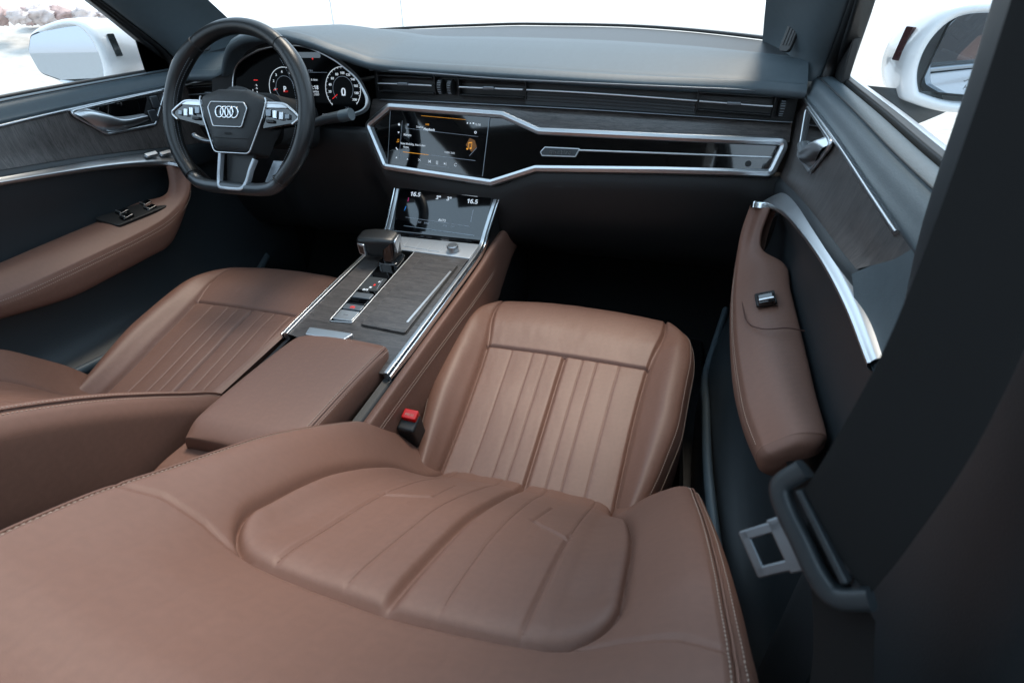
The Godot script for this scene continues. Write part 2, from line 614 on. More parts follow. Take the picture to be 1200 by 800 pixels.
func cabin_shell() -> void:
	# floor, rising to the toe board, and the bulkhead behind the dashboard
	var f := struct("cabin_floor", box(Vector3(-.80, -.05, -.35), Vector3(.80, 0, 2.3)), M.carpet)
	part("toe_board", loft([[Vector3(-.74, .002, .05), Vector3(-.74, .03, -.2), Vector3(-.74, .25, -.42), Vector3(-.74, .60, -.5)], [Vector3(.74, .002, .05), Vector3(.74, .03, -.2), Vector3(.74, .25, -.42), Vector3(.74, .60, -.5)]], 8, 2), M.carpet, f)
	part("bulkhead", box(Vector3(-.80, -.05, -.68), Vector3(.80, .80, -.62)), M.matte, f)
	for s in [-1.0, 1.0]:
		part("kick_panel", box(Vector3(.735 * s, -.02, -.66), Vector3(.765 * s, .80, -.27), .006), M.matte, f)
		part("sill_trim", box(Vector3(.60 * s, 0, -.3), Vector3(.67 * s, .075, .82), .012), M.plastic, f)
	for s in [-1.0, 1.0]:
		part("floor_mat", box(Vector3(.17 * s, .001, -.12), Vector3(.57 * s, .012, .42), .004), M.carpet, f)
	# roof
	# both roof skins leave an opening for unseen glass that lights the seats
	var rl := loft_rows([[Vector3(-.60, 1.14, .30), Vector3(-.62, 1.165, 1.0), Vector3(-.62, 1.16, 1.7), Vector3(-.58, 1.10, 2.2)], [Vector3(0, 1.19, .22), Vector3(0, 1.225, 1.0), Vector3(0, 1.21, 1.7), Vector3(0, 1.13, 2.25)], [Vector3(.60, 1.14, .30), Vector3(.62, 1.165, 1.0), Vector3(.62, 1.16, 1.7), Vector3(.58, 1.10, 2.2)]], 12, 12)
	var hole := func(rw: Array, i: int, j: int) -> String:
		var p: Vector3 = (rw[i][j] + rw[i + 1][j + 1]) * .5
		return "pane" if absf(p.x) < .46 and p.z > .34 and p.z < 1.25 else "skin"
	var lm := grid_parts(rl, func(i, j): return hole.call(rl, i, j))
	var roof := struct("roof_lining", lm["skin"], M.lining)
	roof.set_meta("label", "pale cloth lining under the roof")
	# white body round the cabin
	var body := thing("bodywork", "white car body with bonnet edge, roof out of view", "car body")
	var ro := loft_rows([[Vector3(-.64, 1.16, .27), Vector3(-.66, 1.19, 1.0), Vector3(-.66, 1.185, 1.7), Vector3(-.62, 1.12, 2.25)], [Vector3(0, 1.225, .19), Vector3(0, 1.26, 1.0), Vector3(0, 1.245, 1.7), Vector3(0, 1.16, 2.3)], [Vector3(.64, 1.16, .27), Vector3(.66, 1.19, 1.0), Vector3(.66, 1.185, 1.7), Vector3(.62, 1.12, 2.25)]], 12, 12)
	var om := grid_parts(ro, func(i, j): return hole.call(ro, i, j))
	part("roof_skin", om["skin"], M.paint, body)
	part("unseen_roof_glass", om["pane"], M.glass, body)  # pane out of view, placed to let soft top light into the cabin
	part("bonnet", loft([[Vector3(-.80, .70, -.45), Vector3(-.82, .62, -1.0), Vector3(-.78, .46, -1.6)], [Vector3(0, .80, -.72), Vector3(0, .72, -1.15), Vector3(0, .52, -1.8)], [Vector3(.80, .70, -.45), Vector3(.82, .62, -1.0), Vector3(.78, .46, -1.6)]], 6, 6), M.paint, body)
	for s in [-1.0, 1.0]:
		part("front_wing", loft([[mx(Vector3(.80, .70, -.35), s), mx(Vector3(.90, .60, -.35), s), mx(Vector3(.92, .1, -.35), s), mx(Vector3(.88, -.1, -.35), s)], [mx(Vector3(.82, .60, -1.0), s), mx(Vector3(.90, .52, -1.0), s), mx(Vector3(.92, .3, -1.0), s), mx(Vector3(.90, .2, -1.0), s)], [mx(Vector3(.78, .45, -1.6), s), mx(Vector3(.84, .38, -1.6), s), mx(Vector3(.86, .1, -1.6), s), mx(Vector3(.80, -.1, -1.6), s)]], 5, 5), M.paint, body)
		part("rear_side", loft([[mx(Vector3(.78, .775, .86), s), mx(Vector3(.88, .72, .86), s), mx(Vector3(.92, .3, .86), s), mx(Vector3(.86, -.1, .86), s)], [mx(Vector3(.77, .77, 1.6), s), mx(Vector3(.88, .70, 1.6), s), mx(Vector3(.92, .3, 1.6), s), mx(Vector3(.88, -.1, 1.6), s)], [mx(Vector3(.70, .80, 2.6), s), mx(Vector3(.82, .70, 2.6), s), mx(Vector3(.84, .3, 2.6), s), mx(Vector3(.80, 0, 2.6), s)]], 5, 5), M.paint, body)
		part("rear_panel", loft([[mx(Vector3(.775, .77, .80), s), mx(Vector3(.74, .74, .80), s), mx(Vector3(.735, .4, .80), s), mx(Vector3(.70, .0, .80), s)], [mx(Vector3(.765, .765, 1.6), s), mx(Vector3(.735, .74, 1.6), s), mx(Vector3(.73, .4, 1.6), s), mx(Vector3(.70, .0, 1.6), s)], [mx(Vector3(.70, .79, 2.3), s), mx(Vector3(.67, .76, 2.3), s), mx(Vector3(.66, .4, 2.3), s), mx(Vector3(.66, .0, 2.3), s)]], 5, 5), M.plastic_grey, body)
		part("rear_pillar", loft([[mx(Vector3(.70, .80, 1.85), s), mx(Vector3(.66, .98, 1.95), s), mx(Vector3(.60, 1.15, 1.95), s)], [mx(Vector3(.68, .80, 2.30), s), mx(Vector3(.62, .98, 2.25), s), mx(Vector3(.56, 1.11, 2.2), s)]], 5, 2), M.lining, body)
		part("rear_quarter_glass", loft([[mx(Vector3(.77, .775, .98), s), mx(Vector3(.70, 1.0, .98), s), mx(Vector3(.63, 1.16, .98), s)], [mx(Vector3(.71, .79, 1.85), s), mx(Vector3(.66, .98, 1.95), s), mx(Vector3(.61, 1.15, 1.95), s)]], 5, 2), M.glass, body)
	part("parcel_shelf", box(Vector3(-.70, .70, 2.05), Vector3(.70, .74, 2.9)), M.matte, body)
	part("rear_bulkhead", box(Vector3(-.70, 0, 2.2), Vector3(.70, .70, 2.25)), M.matte, body)
	# windscreen, curved glass from the dashboard to the roof edge, black ceramic edge at its foot
	var ws := thing("windscreen", "large clear windscreen above the grey dashboard", "windscreen")
	var foot := []
	var head := []
	var mid := []
	for i in 13:
		var x := -.72 + 1.44 * i / 12.0
		foot.append(Vector3(x, ws_y(x) + .004, ws_z(x) - .01))
		head.append(Vector3(x * .83, 1.21 - .07 * x * x, .23 + .12 * x * x))
		mid.append((foot[i] + head[i]) * .5 + Vector3(0, .02, -.03))
	part("glass", loft([foot, mid, head], 2, 6), M.glass, ws)
	var seal := []
	for i in 13: seal.append(foot[i] + Vector3(0, .001, -.006))
	part("rubber_seal", sweep(crv(seal, 4), rrect(.014, .007, .002, 2)), M.black, ws)
	var cowl := []
	for i in 13:
		var x := -.74 + 1.48 * i / 12.0
		cowl.append([Vector3(x, ws_y(x) - .02, ws_z(x) - .02), Vector3(x, ws_y(x) - .045, ws_z(x) - .08), Vector3(x, .74 - .06 * x * x, ws_z(x) - .25)])
	part("cowl", loft(cowl, 4, 2), M.plastic, ws)
	# pillars
	for s in [-1.0, 1.0]:
		var ap := thing("windscreen_pillar", "dark grey windscreen pillar above the %s door" % ["driver's", "passenger's"][0 if s < 0 else 1], "pillar", Vector3.ZERO, "windscreen pillars")
		var a := [[Vector3(.672, .80, -.235), Vector3(.662, .86, -.22), Vector3(.640, .95, -.09), Vector3(.61, 1.06, .10), Vector3(.585, 1.15, .27)],
			[Vector3(.685, .80, -.16), Vector3(.688, .86, -.15), Vector3(.672, .95, -.03), Vector3(.645, 1.06, .16), Vector3(.61, 1.14, .33)],
			[Vector3(.715, .80, -.07), Vector3(.728, .85, -.05), Vector3(.718, .95, .08), Vector3(.685, 1.06, .25), Vector3(.64, 1.14, .40)],
			[Vector3(.765, .80, -.05), Vector3(.77, .85, -.035), Vector3(.752, .95, .105), Vector3(.715, 1.06, .28), Vector3(.665, 1.15, .43)],
			[Vector3(.79, .80, -.16), Vector3(.79, .86, -.14), Vector3(.765, .95, -.02), Vector3(.725, 1.06, .16), Vector3(.67, 1.17, .34)]]
		var sec := []
		for q in a: sec.append(mxa(q, s))
		part("trim_cover", loft(sec, 6, 5), M.soft, ap)
		var seal2 := []
		for q in a[3]: seal2.append(mx(q + Vector3(.004, 0, .012), s))
		part("door_seal", sweep(crv(seal2, 6), ell(.008, .011, 10), Vector3(s, 0, 0)), M.black, ap)
		# small demister outlet in the pillar trim
		var gx := frame(mx(Vector3(.700, .885, -.085), s), Vector3(-.80 * s, .25, .55))
		part("outlet_surround", slab(rrect(.030, .078, .010), .006, .002, gx.translated_local(Vector3(0, 0, .003))), M.plastic, ap)
		for k in 3:
			part("outlet_slot", slab(rrect(.004, .056, .0018), .002, .0004, gx.translated_local(Vector3(-.008 + .008 * k, 0, .004))), M.black, ap)
		var bp := thing("door_pillar", "dark grey pillar behind the %s door opening" % ["driver's", "passenger's"][0 if s < 0 else 1], "pillar", Vector3.ZERO, "pillars behind the front doors")
		var b := [[Vector3(.735, .0, .80), Vector3(.735, .40, .80), Vector3(.722, .66, .795), Vector3(.708, .80, .775), Vector3(.700, .92, .77), Vector3(.67, 1.04, .79), Vector3(.63, 1.15, .80)],
			[Vector3(.69, .0, .82), Vector3(.695, .40, .82), Vector3(.700, .66, .815), Vector3(.690, .80, .80), Vector3(.682, .92, .80), Vector3(.655, 1.04, .82), Vector3(.615, 1.14, .83)],
			[Vector3(.69, .0, .95), Vector3(.690, .40, .95), Vector3(.690, .66, .94), Vector3(.680, .80, .92), Vector3(.672, .92, .91), Vector3(.645, 1.04, .91), Vector3(.61, 1.14, .91)],
			[Vector3(.70, .0, 1.06), Vector3(.705, .40, 1.06), Vector3(.705, .66, 1.03), Vector3(.695, .80, .99), Vector3(.685, .92, .97), Vector3(.655, 1.04, .96), Vector3(.615, 1.14, .96)],
			[Vector3(.76, .0, 1.08), Vector3(.76, .40, 1.08), Vector3(.76, .66, 1.05), Vector3(.75, .80, 1.01), Vector3(.73, .92, .99), Vector3(.69, 1.04, .98), Vector3(.65, 1.16, .98)]]
		var sb := []
		for q in b: sb.append(mxa(q, s))
		part("trim_cover", loft(sb, 6, 5), M.plastic_grey, bp)
		var js := []
		for q in [Vector3(.689, .20, .93), Vector3(.689, .45, .92), Vector3(.688, .62, .90), Vector3(.684, .70, .865)]: js.append(mx(q, s))
		part("panel_joint", sweep(crv(js, 6), ell(.0016, .0016, 8), Vector3(0, 0, 1)), M.plastic_grey, bp)

func ws_y(x: float) -> float: return ip([[0, .885], [.3, .880], [.49, .872], [.67, .860], [.74, .855]], absf(x))
func ws_z(x: float) -> float: return ip([[0, -.575], [.15, -.565], [.32, -.52], [.49, -.42], [.60, -.31], [.67, -.215], [.74, -.12]], absf(x))

# ------------------------------------------------------------ doors
func sill_y(z: float) -> float: return ip([[-.3, .815], [0, .804], [.3, .791], [.5, .780], [.85, .768]], z)
func chr_y(z: float) -> float: return ip([[-.25, .781], [-.08, .774], [.3, .758], [.62, .737], [.85, .725]], z)
func wood_y(z: float) -> float: return ip([[-.3, .615], [0, .632], [.29, .663], [.5, .678], [.60, .686], [.85, .69]], z)

func doors() -> void:
	for s in [-1.0, 1.0]: door(s)

func door(s: float) -> void:
	var who: String = "driver's" if s < 0 else "passenger's"
	var d := thing("vehicle_door", "%s door with brown leather armrest%s" % [who, " and four window switches" if s < 0 else " behind the hanging belt"], "car door", Vector3.ZERO, "front doors")
	var zs := [-.30, -.1, .1, .3, .5, .7, .84]
	# top pad
	var sec := []
	for z in zs:
		var y := sill_y(z)
		sec.append(mxa([Vector3(.800, y - .012, z), Vector3(.786, y + .002, z), Vector3(.768, y + .005, z), Vector3(.750, y - .004, z), Vector3(.742, y - .020, z), Vector3(.738, chr_y(z) + .008, z), Vector3(.741, chr_y(z) + .001, z)], s))
	part("top_pad", loft(sec, 6, 5), M.soft, d)
	var seam := []
	for z in zs: seam.append(mx(Vector3(.757, sill_y(z) + .0032, z), s))
	part("pad_seam", sweep(crv(seam, 8), ell(.0013, .0013, 8), Vector3.UP), M.soft_dark, d)
	# glass, its rubber lip and the bright line along it
	var gl := []
	for z in zs:
		gl.append(mxa([Vector3(.806, sill_y(z) - .06, z), Vector3(.800, sill_y(z) + .03, z), Vector3(.76 - .03 * (z + .3), sill_y(z) + .16, z + .02), Vector3(.70 - .05 * (z + .3), 1.06 + .05 * clampf(z + .1, 0, .6), z + .1)], s))
	part("window_glass", loft(gl, 5, 4), M.glass, d)
	var lip := []
	var lip2 := []
	for z in zs:
		lip.append(mx(Vector3(.796, sill_y(z) + .001, z), s))
		lip2.append(mx(Vector3(.812, sill_y(z) + .001, z), s))
	part("rubber_lip", sweep(crv(lip, 6), rrect(.014, .016, .004), Vector3.UP), M.black, d)
	part("bright_line", sweep(crv(lip2, 6), rrect(.010, .008, .003), Vector3.UP), M.alu, d)
	# upper panel: dark wood inlay with a bright line above
	var zw := [-.27, -.1, .05, .2, .35, .5, .60]
	var w := []
	for z in zw:
		var a := chr_y(z) - .003
		var b := wood_y(z)
		var zz: float = z
		w.append(mxa([Vector3(.7415, a, zz + (.07 if z > .59 else 0.0)), Vector3(.737, lerpf(a, b, .3), zz + (.05 if z > .59 else 0.0)), Vector3(.731, lerpf(a, b, .7), zz + (.02 if z > .59 else 0.0)), Vector3(.724, b + .001, zz)], s))
	part("wood_inlay", loft(w, 5, 6), M.wood, d)
	var ur := []
	for z in [.603, .68, .76, .84]:
		var a := chr_y(z) - .003
		var b := wood_y(minf(z, .6)) - .035 * smoothstep(.603, .70, z)
		var sl := 1.0 - clampf((z - .603) / .12, 0, 1)
		ur.append(mxa([Vector3(.738, a + .004, z + .07 * sl), Vector3(.734, lerpf(a, b, .3), z + .05 * sl), Vector3(.728, lerpf(a, b, .7), z + .02 * sl), Vector3(.7205, b - .004, z)], s))
	part("rear_pad", loft(ur, 5, 5), M.soft, d)
	var ch := []
	for z in [-.26, -.1, .05, .2, .35, .5, .625]: ch.append(mx(Vector3(.7395, chr_y(z), z), s))
	part("bright_trim", sweep(crv(ch, 6), rrect(.006, .006, .002, 2), Vector3.UP), M.alu, d)
	# panel under and behind the wood, recess and lower panel
	var lo := []
	for z in [-.30, -.1, .1, .3, .5, .60, .68, .76, .84]:
		var b := wood_y(z)
		var rc := .014 * smoothstep(.56, .66, z)
		var pk := ip([[-.3, .0], [-.1, .03], [.2, .075], [.6, .075], [.84, .03]], z)
		lo.append(mxa([Vector3(.735 + rc, b + .010, z), Vector3(.7215 + rc, b - .004, z), Vector3(.718 + rc, minf(b - .018, .665), z), Vector3(.724 + rc, minf(b - .05, .635), z), Vector3(.738 + rc * .5, .56, z), Vector3(.738, .47, z), Vector3(.728, .38, z), Vector3(.728 - pk * .3, .30, z), Vector3(.725 - pk, .24, z), Vector3(.72 - pk, .10, z), Vector3(.72, .03, z)], s))
	part("lower_panel", loft(lo, 5, 5), M.plastic_grey, d)
	var pocket := []
	for q in [[-.10, .27], [.02, .235], [.16, .232], [.3, .25], [.5, .27], [.7, .28]]: pocket.append(mx(Vector3(.725 - ip([[-.3, .0], [-.1, .03], [.2, .075], [.6, .075], [.84, .03]], q[0]) - .004, q[1], q[0]), s))
	part("pocket_lip", sweep(crv(pocket, 6), ell(.008, .012, 10), Vector3.UP), M.soft, d)
	# metal band that curves down to the pull handle
	var band := []
	for q in [[.035, .548, .560, .683, .700], [.065, .582, .608, .686, .712], [.13, .610, .634, .694, .7185], [.25, .635, .651, .702, .7205], [.38, .650, .661, .707, .7215], [.52, .660, .669, .711, .7215], [.64, .661, .669, .713, .7215], [.735, .653, .660, .7145, .7215]]:
		var lo2: float = q[1]
		var hi: float = q[2]
		var x0: float = q[3]
		var x1: float = q[4]
		band.append(mxa([Vector3(x1 + .012, lo2 - .012, q[0]), Vector3(x0 + .004, lo2 - .006, q[0]), Vector3(x0, lo2, q[0]), Vector3(x0 + .002, lerpf(lo2, hi, .3), q[0]), Vector3(lerpf(x0, x1, .6), lerpf(lo2, hi, .75), q[0]), Vector3(x1, hi, q[0]), Vector3(x1 + .01, hi + .003, q[0])], s))
	part("metal_band", loft(band, 5, 6), M.alu, d)
	# armrest with upright pull handle in brown leather
	# upright: inner edge path
	var up_in := [Vector3(.672, .605, .112), Vector3(.664, .560, .130), Vector3(.660, .530, .165), Vector3(.656, .508, .23), Vector3(.652, .499, .31), Vector3(.650, .494, .41), Vector3(.652, .489, .50), Vector3(.658, .484, .59), Vector3(.668, .484, .655)]
	var rows := []
	var hh := [.012, .016, .026, .036, .040, .040, .038, .036, .034]
	for i in up_in.size():
		var c: Vector3 = up_in[i]
		var f := clampf((c.z - .13) / .10, 0, 1)      # 0 on the upright, 1 on the pad
		var out_x: float = lerpf(c.x + .028, .734, f * f * (3 - 2 * f))
		var out_y: float = lerpf(c.y + .004, c.y + .030, f)
		var dz: float = lerpf(.030, .0, f)
		var h: float = hh[i]
		var bot: float = lerpf(c.y - .004, c.y - .066 + .022 * smoothstep(.48, .66, c.z), f)
		rows.append(mxa([Vector3(out_x, out_y - .02 * f, c.z + dz), Vector3(out_x - .004, out_y, c.z + dz), Vector3(lerpf(c.x, out_x, .5), lerpf(c.y, out_y, .62) + .007 * f, c.z + dz * .8), Vector3(c.x + .008, c.y + .004, c.z + dz * .3), Vector3(c.x, c.y - .006 * f, c.z), Vector3(c.x - .002, lerpf(c.y, bot, .5), c.z - .008 * (1 - f)), Vector3(c.x + .010, bot, c.z - .014 * (1 - f)), Vector3(c.x + .045, bot - .006 * f, c.z - .004)], s))
	# rounded rear end
	var last: Array = rows[rows.size() - 1]
	var mid := Vector3.ZERO
	for p in last: mid += p / last.size()
	for q in [[.93, .010], [.72, .019], [.35, .023], [.0, .024]]:
		var e := []
		for p in last: e.append(mid + (p - mid) * q[0] + Vector3(0, 0, q[1]))
		rows.append(e)
	var arm := part("armrest", loft(rows, 6, 7), M.leather, d)
	var sp := []
	var sp2 := []
	for i in range(0, up_in.size()):
		var c: Vector3 = up_in[i]
		sp.append(mx(c + Vector3(-.0018, -.011, 0), s))
		sp2.append(mx(c + Vector3(-.0022, -.018, 0), s))
	thread(arm, [crv(sp, 12), crv(sp2, 12)], M.thread)
	var capm := frame(mx(Vector3(.684, .607, .120), s), Vector3(0, .9, -.3))
	part("handle_cap", block(Vector3(.030, .034, .012), .004, capm), M.chrome, arm)
	# switch panel on the pad
	if s < 0:
		var pl := []
		part("switch_panel", slab(rpoly([Vector2(-.030, -.075), Vector2(.026, -.06), Vector2(.030, .075), Vector2(-.012, .08)], .01), .006, .002, frame(Vector3(-.700, .5325, .275), Vector3(.32, .95, .05), Vector3(0, 0, -1))), M.plastic, arm)
		for k in 4:
			var q := Vector3(-.688 - .022 * (k % 2), .529 + .006 * (k % 2), .30 - .065 * (k / 2) - .01 * (k % 2))
			var sw := part("window_switch", block(Vector3(.016, .028, .010), .003, frame(q, Vector3(.3, .95, .15), Vector3(0, 0, -1))), M.gloss, arm)
			part("switch_edge", block(Vector3(.014, .003, .002), .0008, frame(q + Vector3(.001, .0055, .010), Vector3(.3, .95, .15), Vector3(0, 0, -1))), M.alu, sw)
	else:
		part("switch_recess", slab(rrect(.030, .044, .004), .004, .001, frame(Vector3(.690, .5285, .355), Vector3(-.35, .93, 0), Vector3(0, 0, -1))), M.black, arm)
		var sw := part("window_switch", block(Vector3(.024, .022, .010), .003, frame(Vector3(.690, .531, .367), Vector3(-.35, .9, .2), Vector3(0, 0, -1))), M.gloss, arm)
		part("switch_edge", block(Vector3(.022, .004, .002), .0008, frame(Vector3(.6885, .536, .374), Vector3(-.35, .9, .2), Vector3(0, 0, -1))), M.alu, sw)
		var sm := []
		for q in [Vector3(.662, .500, .30), Vector3(.664, .506, .40), Vector3(.680, .519, .445), Vector3(.710, .5305, .455), Vector3(.733, .529, .455)]: sm.append(q + Vector3(0, .0015, 0))
		part("cover_seam", sweep(crv(sm, 8), ell(.001, .001, 6)), M.thread_dark, arm)
	# release handle in its bright frame
	var o := Vector3(.7355, .728, .19)
	var fx := frame(mx(o, s), mx(Vector3(-1, .08, 0), s))
	# local x runs rearward on the passenger's side (mirrored on the driver's)
	var k := -1.0 if s > 0 else 1.0
	var fp := [Vector2(-.112, .027), Vector2(-.048, -.029), Vector2(.082, -.031), Vector2(.150, .040), Vector2(.0, .033)]
	var pp := []
	for q in fp: pp.append(Vector2(q.x * k, q.y))
	var outer := rpoly(pp, .008)
	var loop := PackedVector3Array()
	for q in outer: loop.append(fx * Vector3(q.x, q.y, .003))
	var bz := part("release_bezel", sweep(loop, rrect(.006, .006, .002, 2), fx.basis.z, true), M.alu, d)
	part("release_plate", slab(outer, .010, .001, fx.translated_local(Vector3(0, 0, .0015))), M.plastic, bz)
	# the recess is a dark cup, the lever a flat blade that widens to the rear
	var cup := []
	for q in [Vector2(-.045, .027), Vector2(-.025, -.008), Vector2(.065, -.004), Vector2(.095, .033), Vector2(.0, .030)]: cup.append(Vector2(q.x * k, q.y))
	part("release_cup", slab(rpoly(cup, .006), .004, .001, fx.translated_local(Vector3(0, 0, .0025))), M.gloss, bz)
	var lev := []
	for q in [[-.104, .024, -.066, -.014, .010], [-.075, .030, -.045, -.024, .017], [-.042, .018, -.022, -.027, .020], [-.005, .001, .000, -.027, .020], [.062, -.003, .064, -.020, .014]]:
		var r := []
		for w2 in [[0.0, .004], [.25, q[4]], [.75, q[4] - .002], [1.0, .004]]: r.append(Vector3(lerpf(q[0], q[2], w2[0]), lerpf(q[1], q[3], w2[0]), w2[1]))
		lev.append(r)
	var ls := []
	for r in lev:
		var rr := []
		for p in r: rr.append(fx * Vector3(p.x * k, p.y, p.z))
		ls.append(rr)
	part("release_lever", loft(ls, 5, 6), M.alu, bz)
	if s < 0:
		for q in 2:
			part("memory_button", slab(rrect(.022, .026, .003), .004, .001, fx.translated_local(Vector3(.086 + .020 * q, -.011 + .029 * q, .006))), M.alu_dark, bz)
		for q in 3:
			part("memory_switch", block(Vector3(.010, .032, .006), .0015, frame(Vector3(-.707 + .002 * q, .629 + .006 * q, .085 + .042 * q), Vector3(.7, .7, .0), Vector3(0, 0, -1))), M.alu, d)
	# loudspeaker-side lower black insert inside the recess, outer skin, latch face
	part("outer_skin", loft([[mx(Vector3(.815, sill_y(-.3) - .006, -.32), s), mx(Vector3(.89, .72, -.32), s), mx(Vector3(.925, .35, -.32), s), mx(Vector3(.90, -.08, -.32), s)], [mx(Vector3(.815, sill_y(.2) - .006, .2), s), mx(Vector3(.89, .71, .2), s), mx(Vector3(.93, .35, .2), s), mx(Vector3(.90, -.08, .2), s)], [mx(Vector3(.815, sill_y(.85) - .006, .855), s), mx(Vector3(.89, .715, .855), s), mx(Vector3(.93, .35, .855), s), mx(Vector3(.88, -.08, .855), s)]], 6, 6), M.paint, d)
	part("rear_edge", box(Vector3(.72 * s, .02, .838), Vector3(.88 * s, .74, .852)), M.plastic, d)
	# upper frame of the door window
	var fr := []
	for q in [Vector3(.806, .80, -.10), Vector3(.79, .85, -.02), Vector3(.765, .95, .115), Vector3(.725, 1.06, .29), Vector3(.672, 1.15, .46), Vector3(.662, 1.17, .65), Vector3(.665, 1.165, .80)]: fr.append(mx(q, s))
	part("window_frame", sweep(crv(fr, 6), rrect(.02, .03, .006), Vector3(s, .3, 0)), M.black, d)
	# foot of the mirror side: black corner panel
	part("mirror_corner", slab(rpoly([Vector2(-.09, -.04), Vector2(.07, -.05), Vector2(.065, .11), Vector2(.05, .11)], .006), .012, .003, frame(mx(Vector3(.782, .845, .02 - .06), s), Vector3(-s, 0, 0)) * Transform3D(Basis.from_scale(Vector3(s, 1, 1)), Vector3.ZERO)), M.black, d)
	mirror(s)

func mirror(s: float) -> void:
	var who: String = "driver's" if s < 0 else "passenger's"
	var m := thing("door_mirror", "white door mirror outside the %s window%s" % [who, "" if s < 0 else " reflecting the brown seats"], "door mirror", Vector3.ZERO, "door mirrors")
	# shell: rings from the open rear rim forward to a rounded nose
	var rim := [Vector2(.872, .795), Vector2(.890, .780), Vector2(.96, .765), Vector2(1.06, .775), Vector2(1.125, .81), Vector2(1.14, .855), Vector2(1.11, .895), Vector2(1.02, .918), Vector2(.94, .925), Vector2(.893, .915), Vector2(.866, .88), Vector2(.860, .835)]
	var r2 := crv2(rim, 5, true)
	var c := Vector2(.985, .845)
	var rows := []
	for k in [[.034, .80, 0.0], [.050, .81, 0.0], [.058, .84, 0.0], [.060, .90, 0.0], [.055, .97, 0.0], [.045, 1.0, 0.0], [.01, 1.02, 0.0], [-.035, .98, 0.0], [-.075, .88, .01], [-.10, .72, .02], [-.118, .45, .03], [-.122, .0, .03]]:
		var row := PackedVector3Array()
		for p in r2:
			var q: Vector2 = c + (p - c) * k[1]
			# the outer end sweeps forward less than the root
			row.append(mx(Vector3(q.x - k[2], q.y, k[0] - .03 * (q.x - .985) / .15 * (0.4 if k[0] > 0 else -.4)), s))
		rows.append(row)
	part("housing", grid(rows, true), M.paint, m)
	# glass set into the rim, turned to the driver
	var gn := Vector3(-.405, -.028, .914) if s > 0 else Vector3(.24, .02, .97)
	var gx := frame(mx(Vector3(1.0, .848, .038), s), gn)
	var ks := 1.0 if s > 0 else -1.0
	var gp := []
	for p in [Vector2(-.093, -.045), Vector2(-.085, -.056), Vector2(.06, -.060), Vector2(.11, -.042), Vector2(.118, .005), Vector2(.095, .040), Vector2(.02, .060), Vector2(-.060, .064), Vector2(-.082, .050)]: gp.append(Vector2(p.x * ks, p.y))
	var gpoly := rpoly(gp, .02, 4)
	part("mirror_back", slab(PackedVector2Array(Geometry2D.offset_polygon(gpoly, .004)[0]), .012, .002, gx.translated_local(Vector3(0, 0, -.002))), M.black, m)
	var g := part("mirror_glass", slab(gpoly, .003, .0005, gx.translated_local(Vector3(0, 0, .0015))), M.mirror, m)
	if s > 0:
		# two lines of small script: loops, strokes and dots
		var st := []
		var rng := RandomNumberGenerator.new()
		rng.seed = 5
		for line in 2:
			var x := .045
			while x > -.030:
				var y := -.036 - .011 * line
				var w := rng.randf_range(.003, .0075)
				var pts := PackedVector3Array()
				for i in 7:
					var f := i / 6.0
					pts.append(gx * Vector3(x - w * f, y + .0014 * sin(f * TAU * rng.randf_range(.6, 1.2)), .0019))
				st.append(sweep(pts, ell(.00045, .00045, 4), gx.basis.z))
				if rng.randf() < .5:
					var vx := x - w * rng.randf_range(.2, .8)
					st.append(sweep(PackedVector3Array([gx * Vector3(vx, y, .0019), gx * Vector3(vx + .0003, y + .0045, .0019)]), ell(.00045, .00045, 4), gx.basis.z))
				if rng.randf() < .6:
					st.append(block(Vector3(.0009, .0009, .0006), .0002, gx.translated_local(Vector3(x - w * .5, y - .003, .0019))))
				x -= w + rng.randf_range(.0006, .002)
		part("warning_script", join(st), M.ink, g)
	# warning lamp on the inner face
	var lx := frame(mx(Vector3(.8635, .866, .030), s), mx(Vector3(-.90, .12, .42), s), mx(Vector3(.12, 1, .0), s))
	part("warning_lamp", slab(rrect(.016, .050, .003), .012, .001, lx.translated_local(Vector3(0, 0, .0075))), M.red_lens if s > 0 else M.gloss, m)
	# arm down to the door
	var arm := [[Vector3(.80, .80, -.02), Vector3(.82, .765, -.03), Vector3(.83, .745, -.03), Vector3(.86, .73, -.02)], [Vector3(.86, .80, .035), Vector3(.868, .765, .04), Vector3(.875, .748, .04), Vector3(.90, .735, .03)], [Vector3(.90, .795, .02), Vector3(.92, .775, .03), Vector3(.93, .765, .03), Vector3(.95, .755, .02)], [Vector3(.95, .79, .0), Vector3(.96, .775, .0), Vector3(.97, .77, .0), Vector3(.98, .765, -.01)]]
	var sa := []
	for r in arm: sa.append(mxa(r, s))
	part("mirror_arm", loft(sa, 5, 5), M.plastic_grey, m)

# ------------------------------------------------------------ dashboard
func yf(x: float) -> float: return ip([[-.76, .800], [-.62, .803], [-.575, .815], [-.545, .845], [-.50, .876], [-.44, .890], [-.37, .891], [-.30, .878], [-.24, .857], [-.17, .830], [-.10, .822], [.155, .811], [.445, .799], [.708, .793], [.76, .792]], x)
func zf(x: float) -> float: return ip([[-.76, .0], [-.62, -.01], [-.56, .015], [-.50, .035], [-.37, .040], [-.26, .030], [-.17, -.015], [-.10, -.028], [.5, -.030], [.65, -.025], [.73, .0]], x)
func band_top(x: float) -> float: return ip([[-.76, .775], [-.56, .785], [-.19, .812], [.15, .797], [.445, .789], [.73, .783]], x)
func band_bot(x: float) -> float: return ip([[-.76, .730], [-.56, .735], [-.162, .751], [.154, .747], [.723, .731]], x)

func strip(x0: float, x1: float, n: int, f: Callable) -> PackedVector3Array:
	var r := PackedVector3Array()
	for i in n + 1:
		var x := lerpf(x0, x1, float(i) / n)
		r.append(f.call(x))
	return r

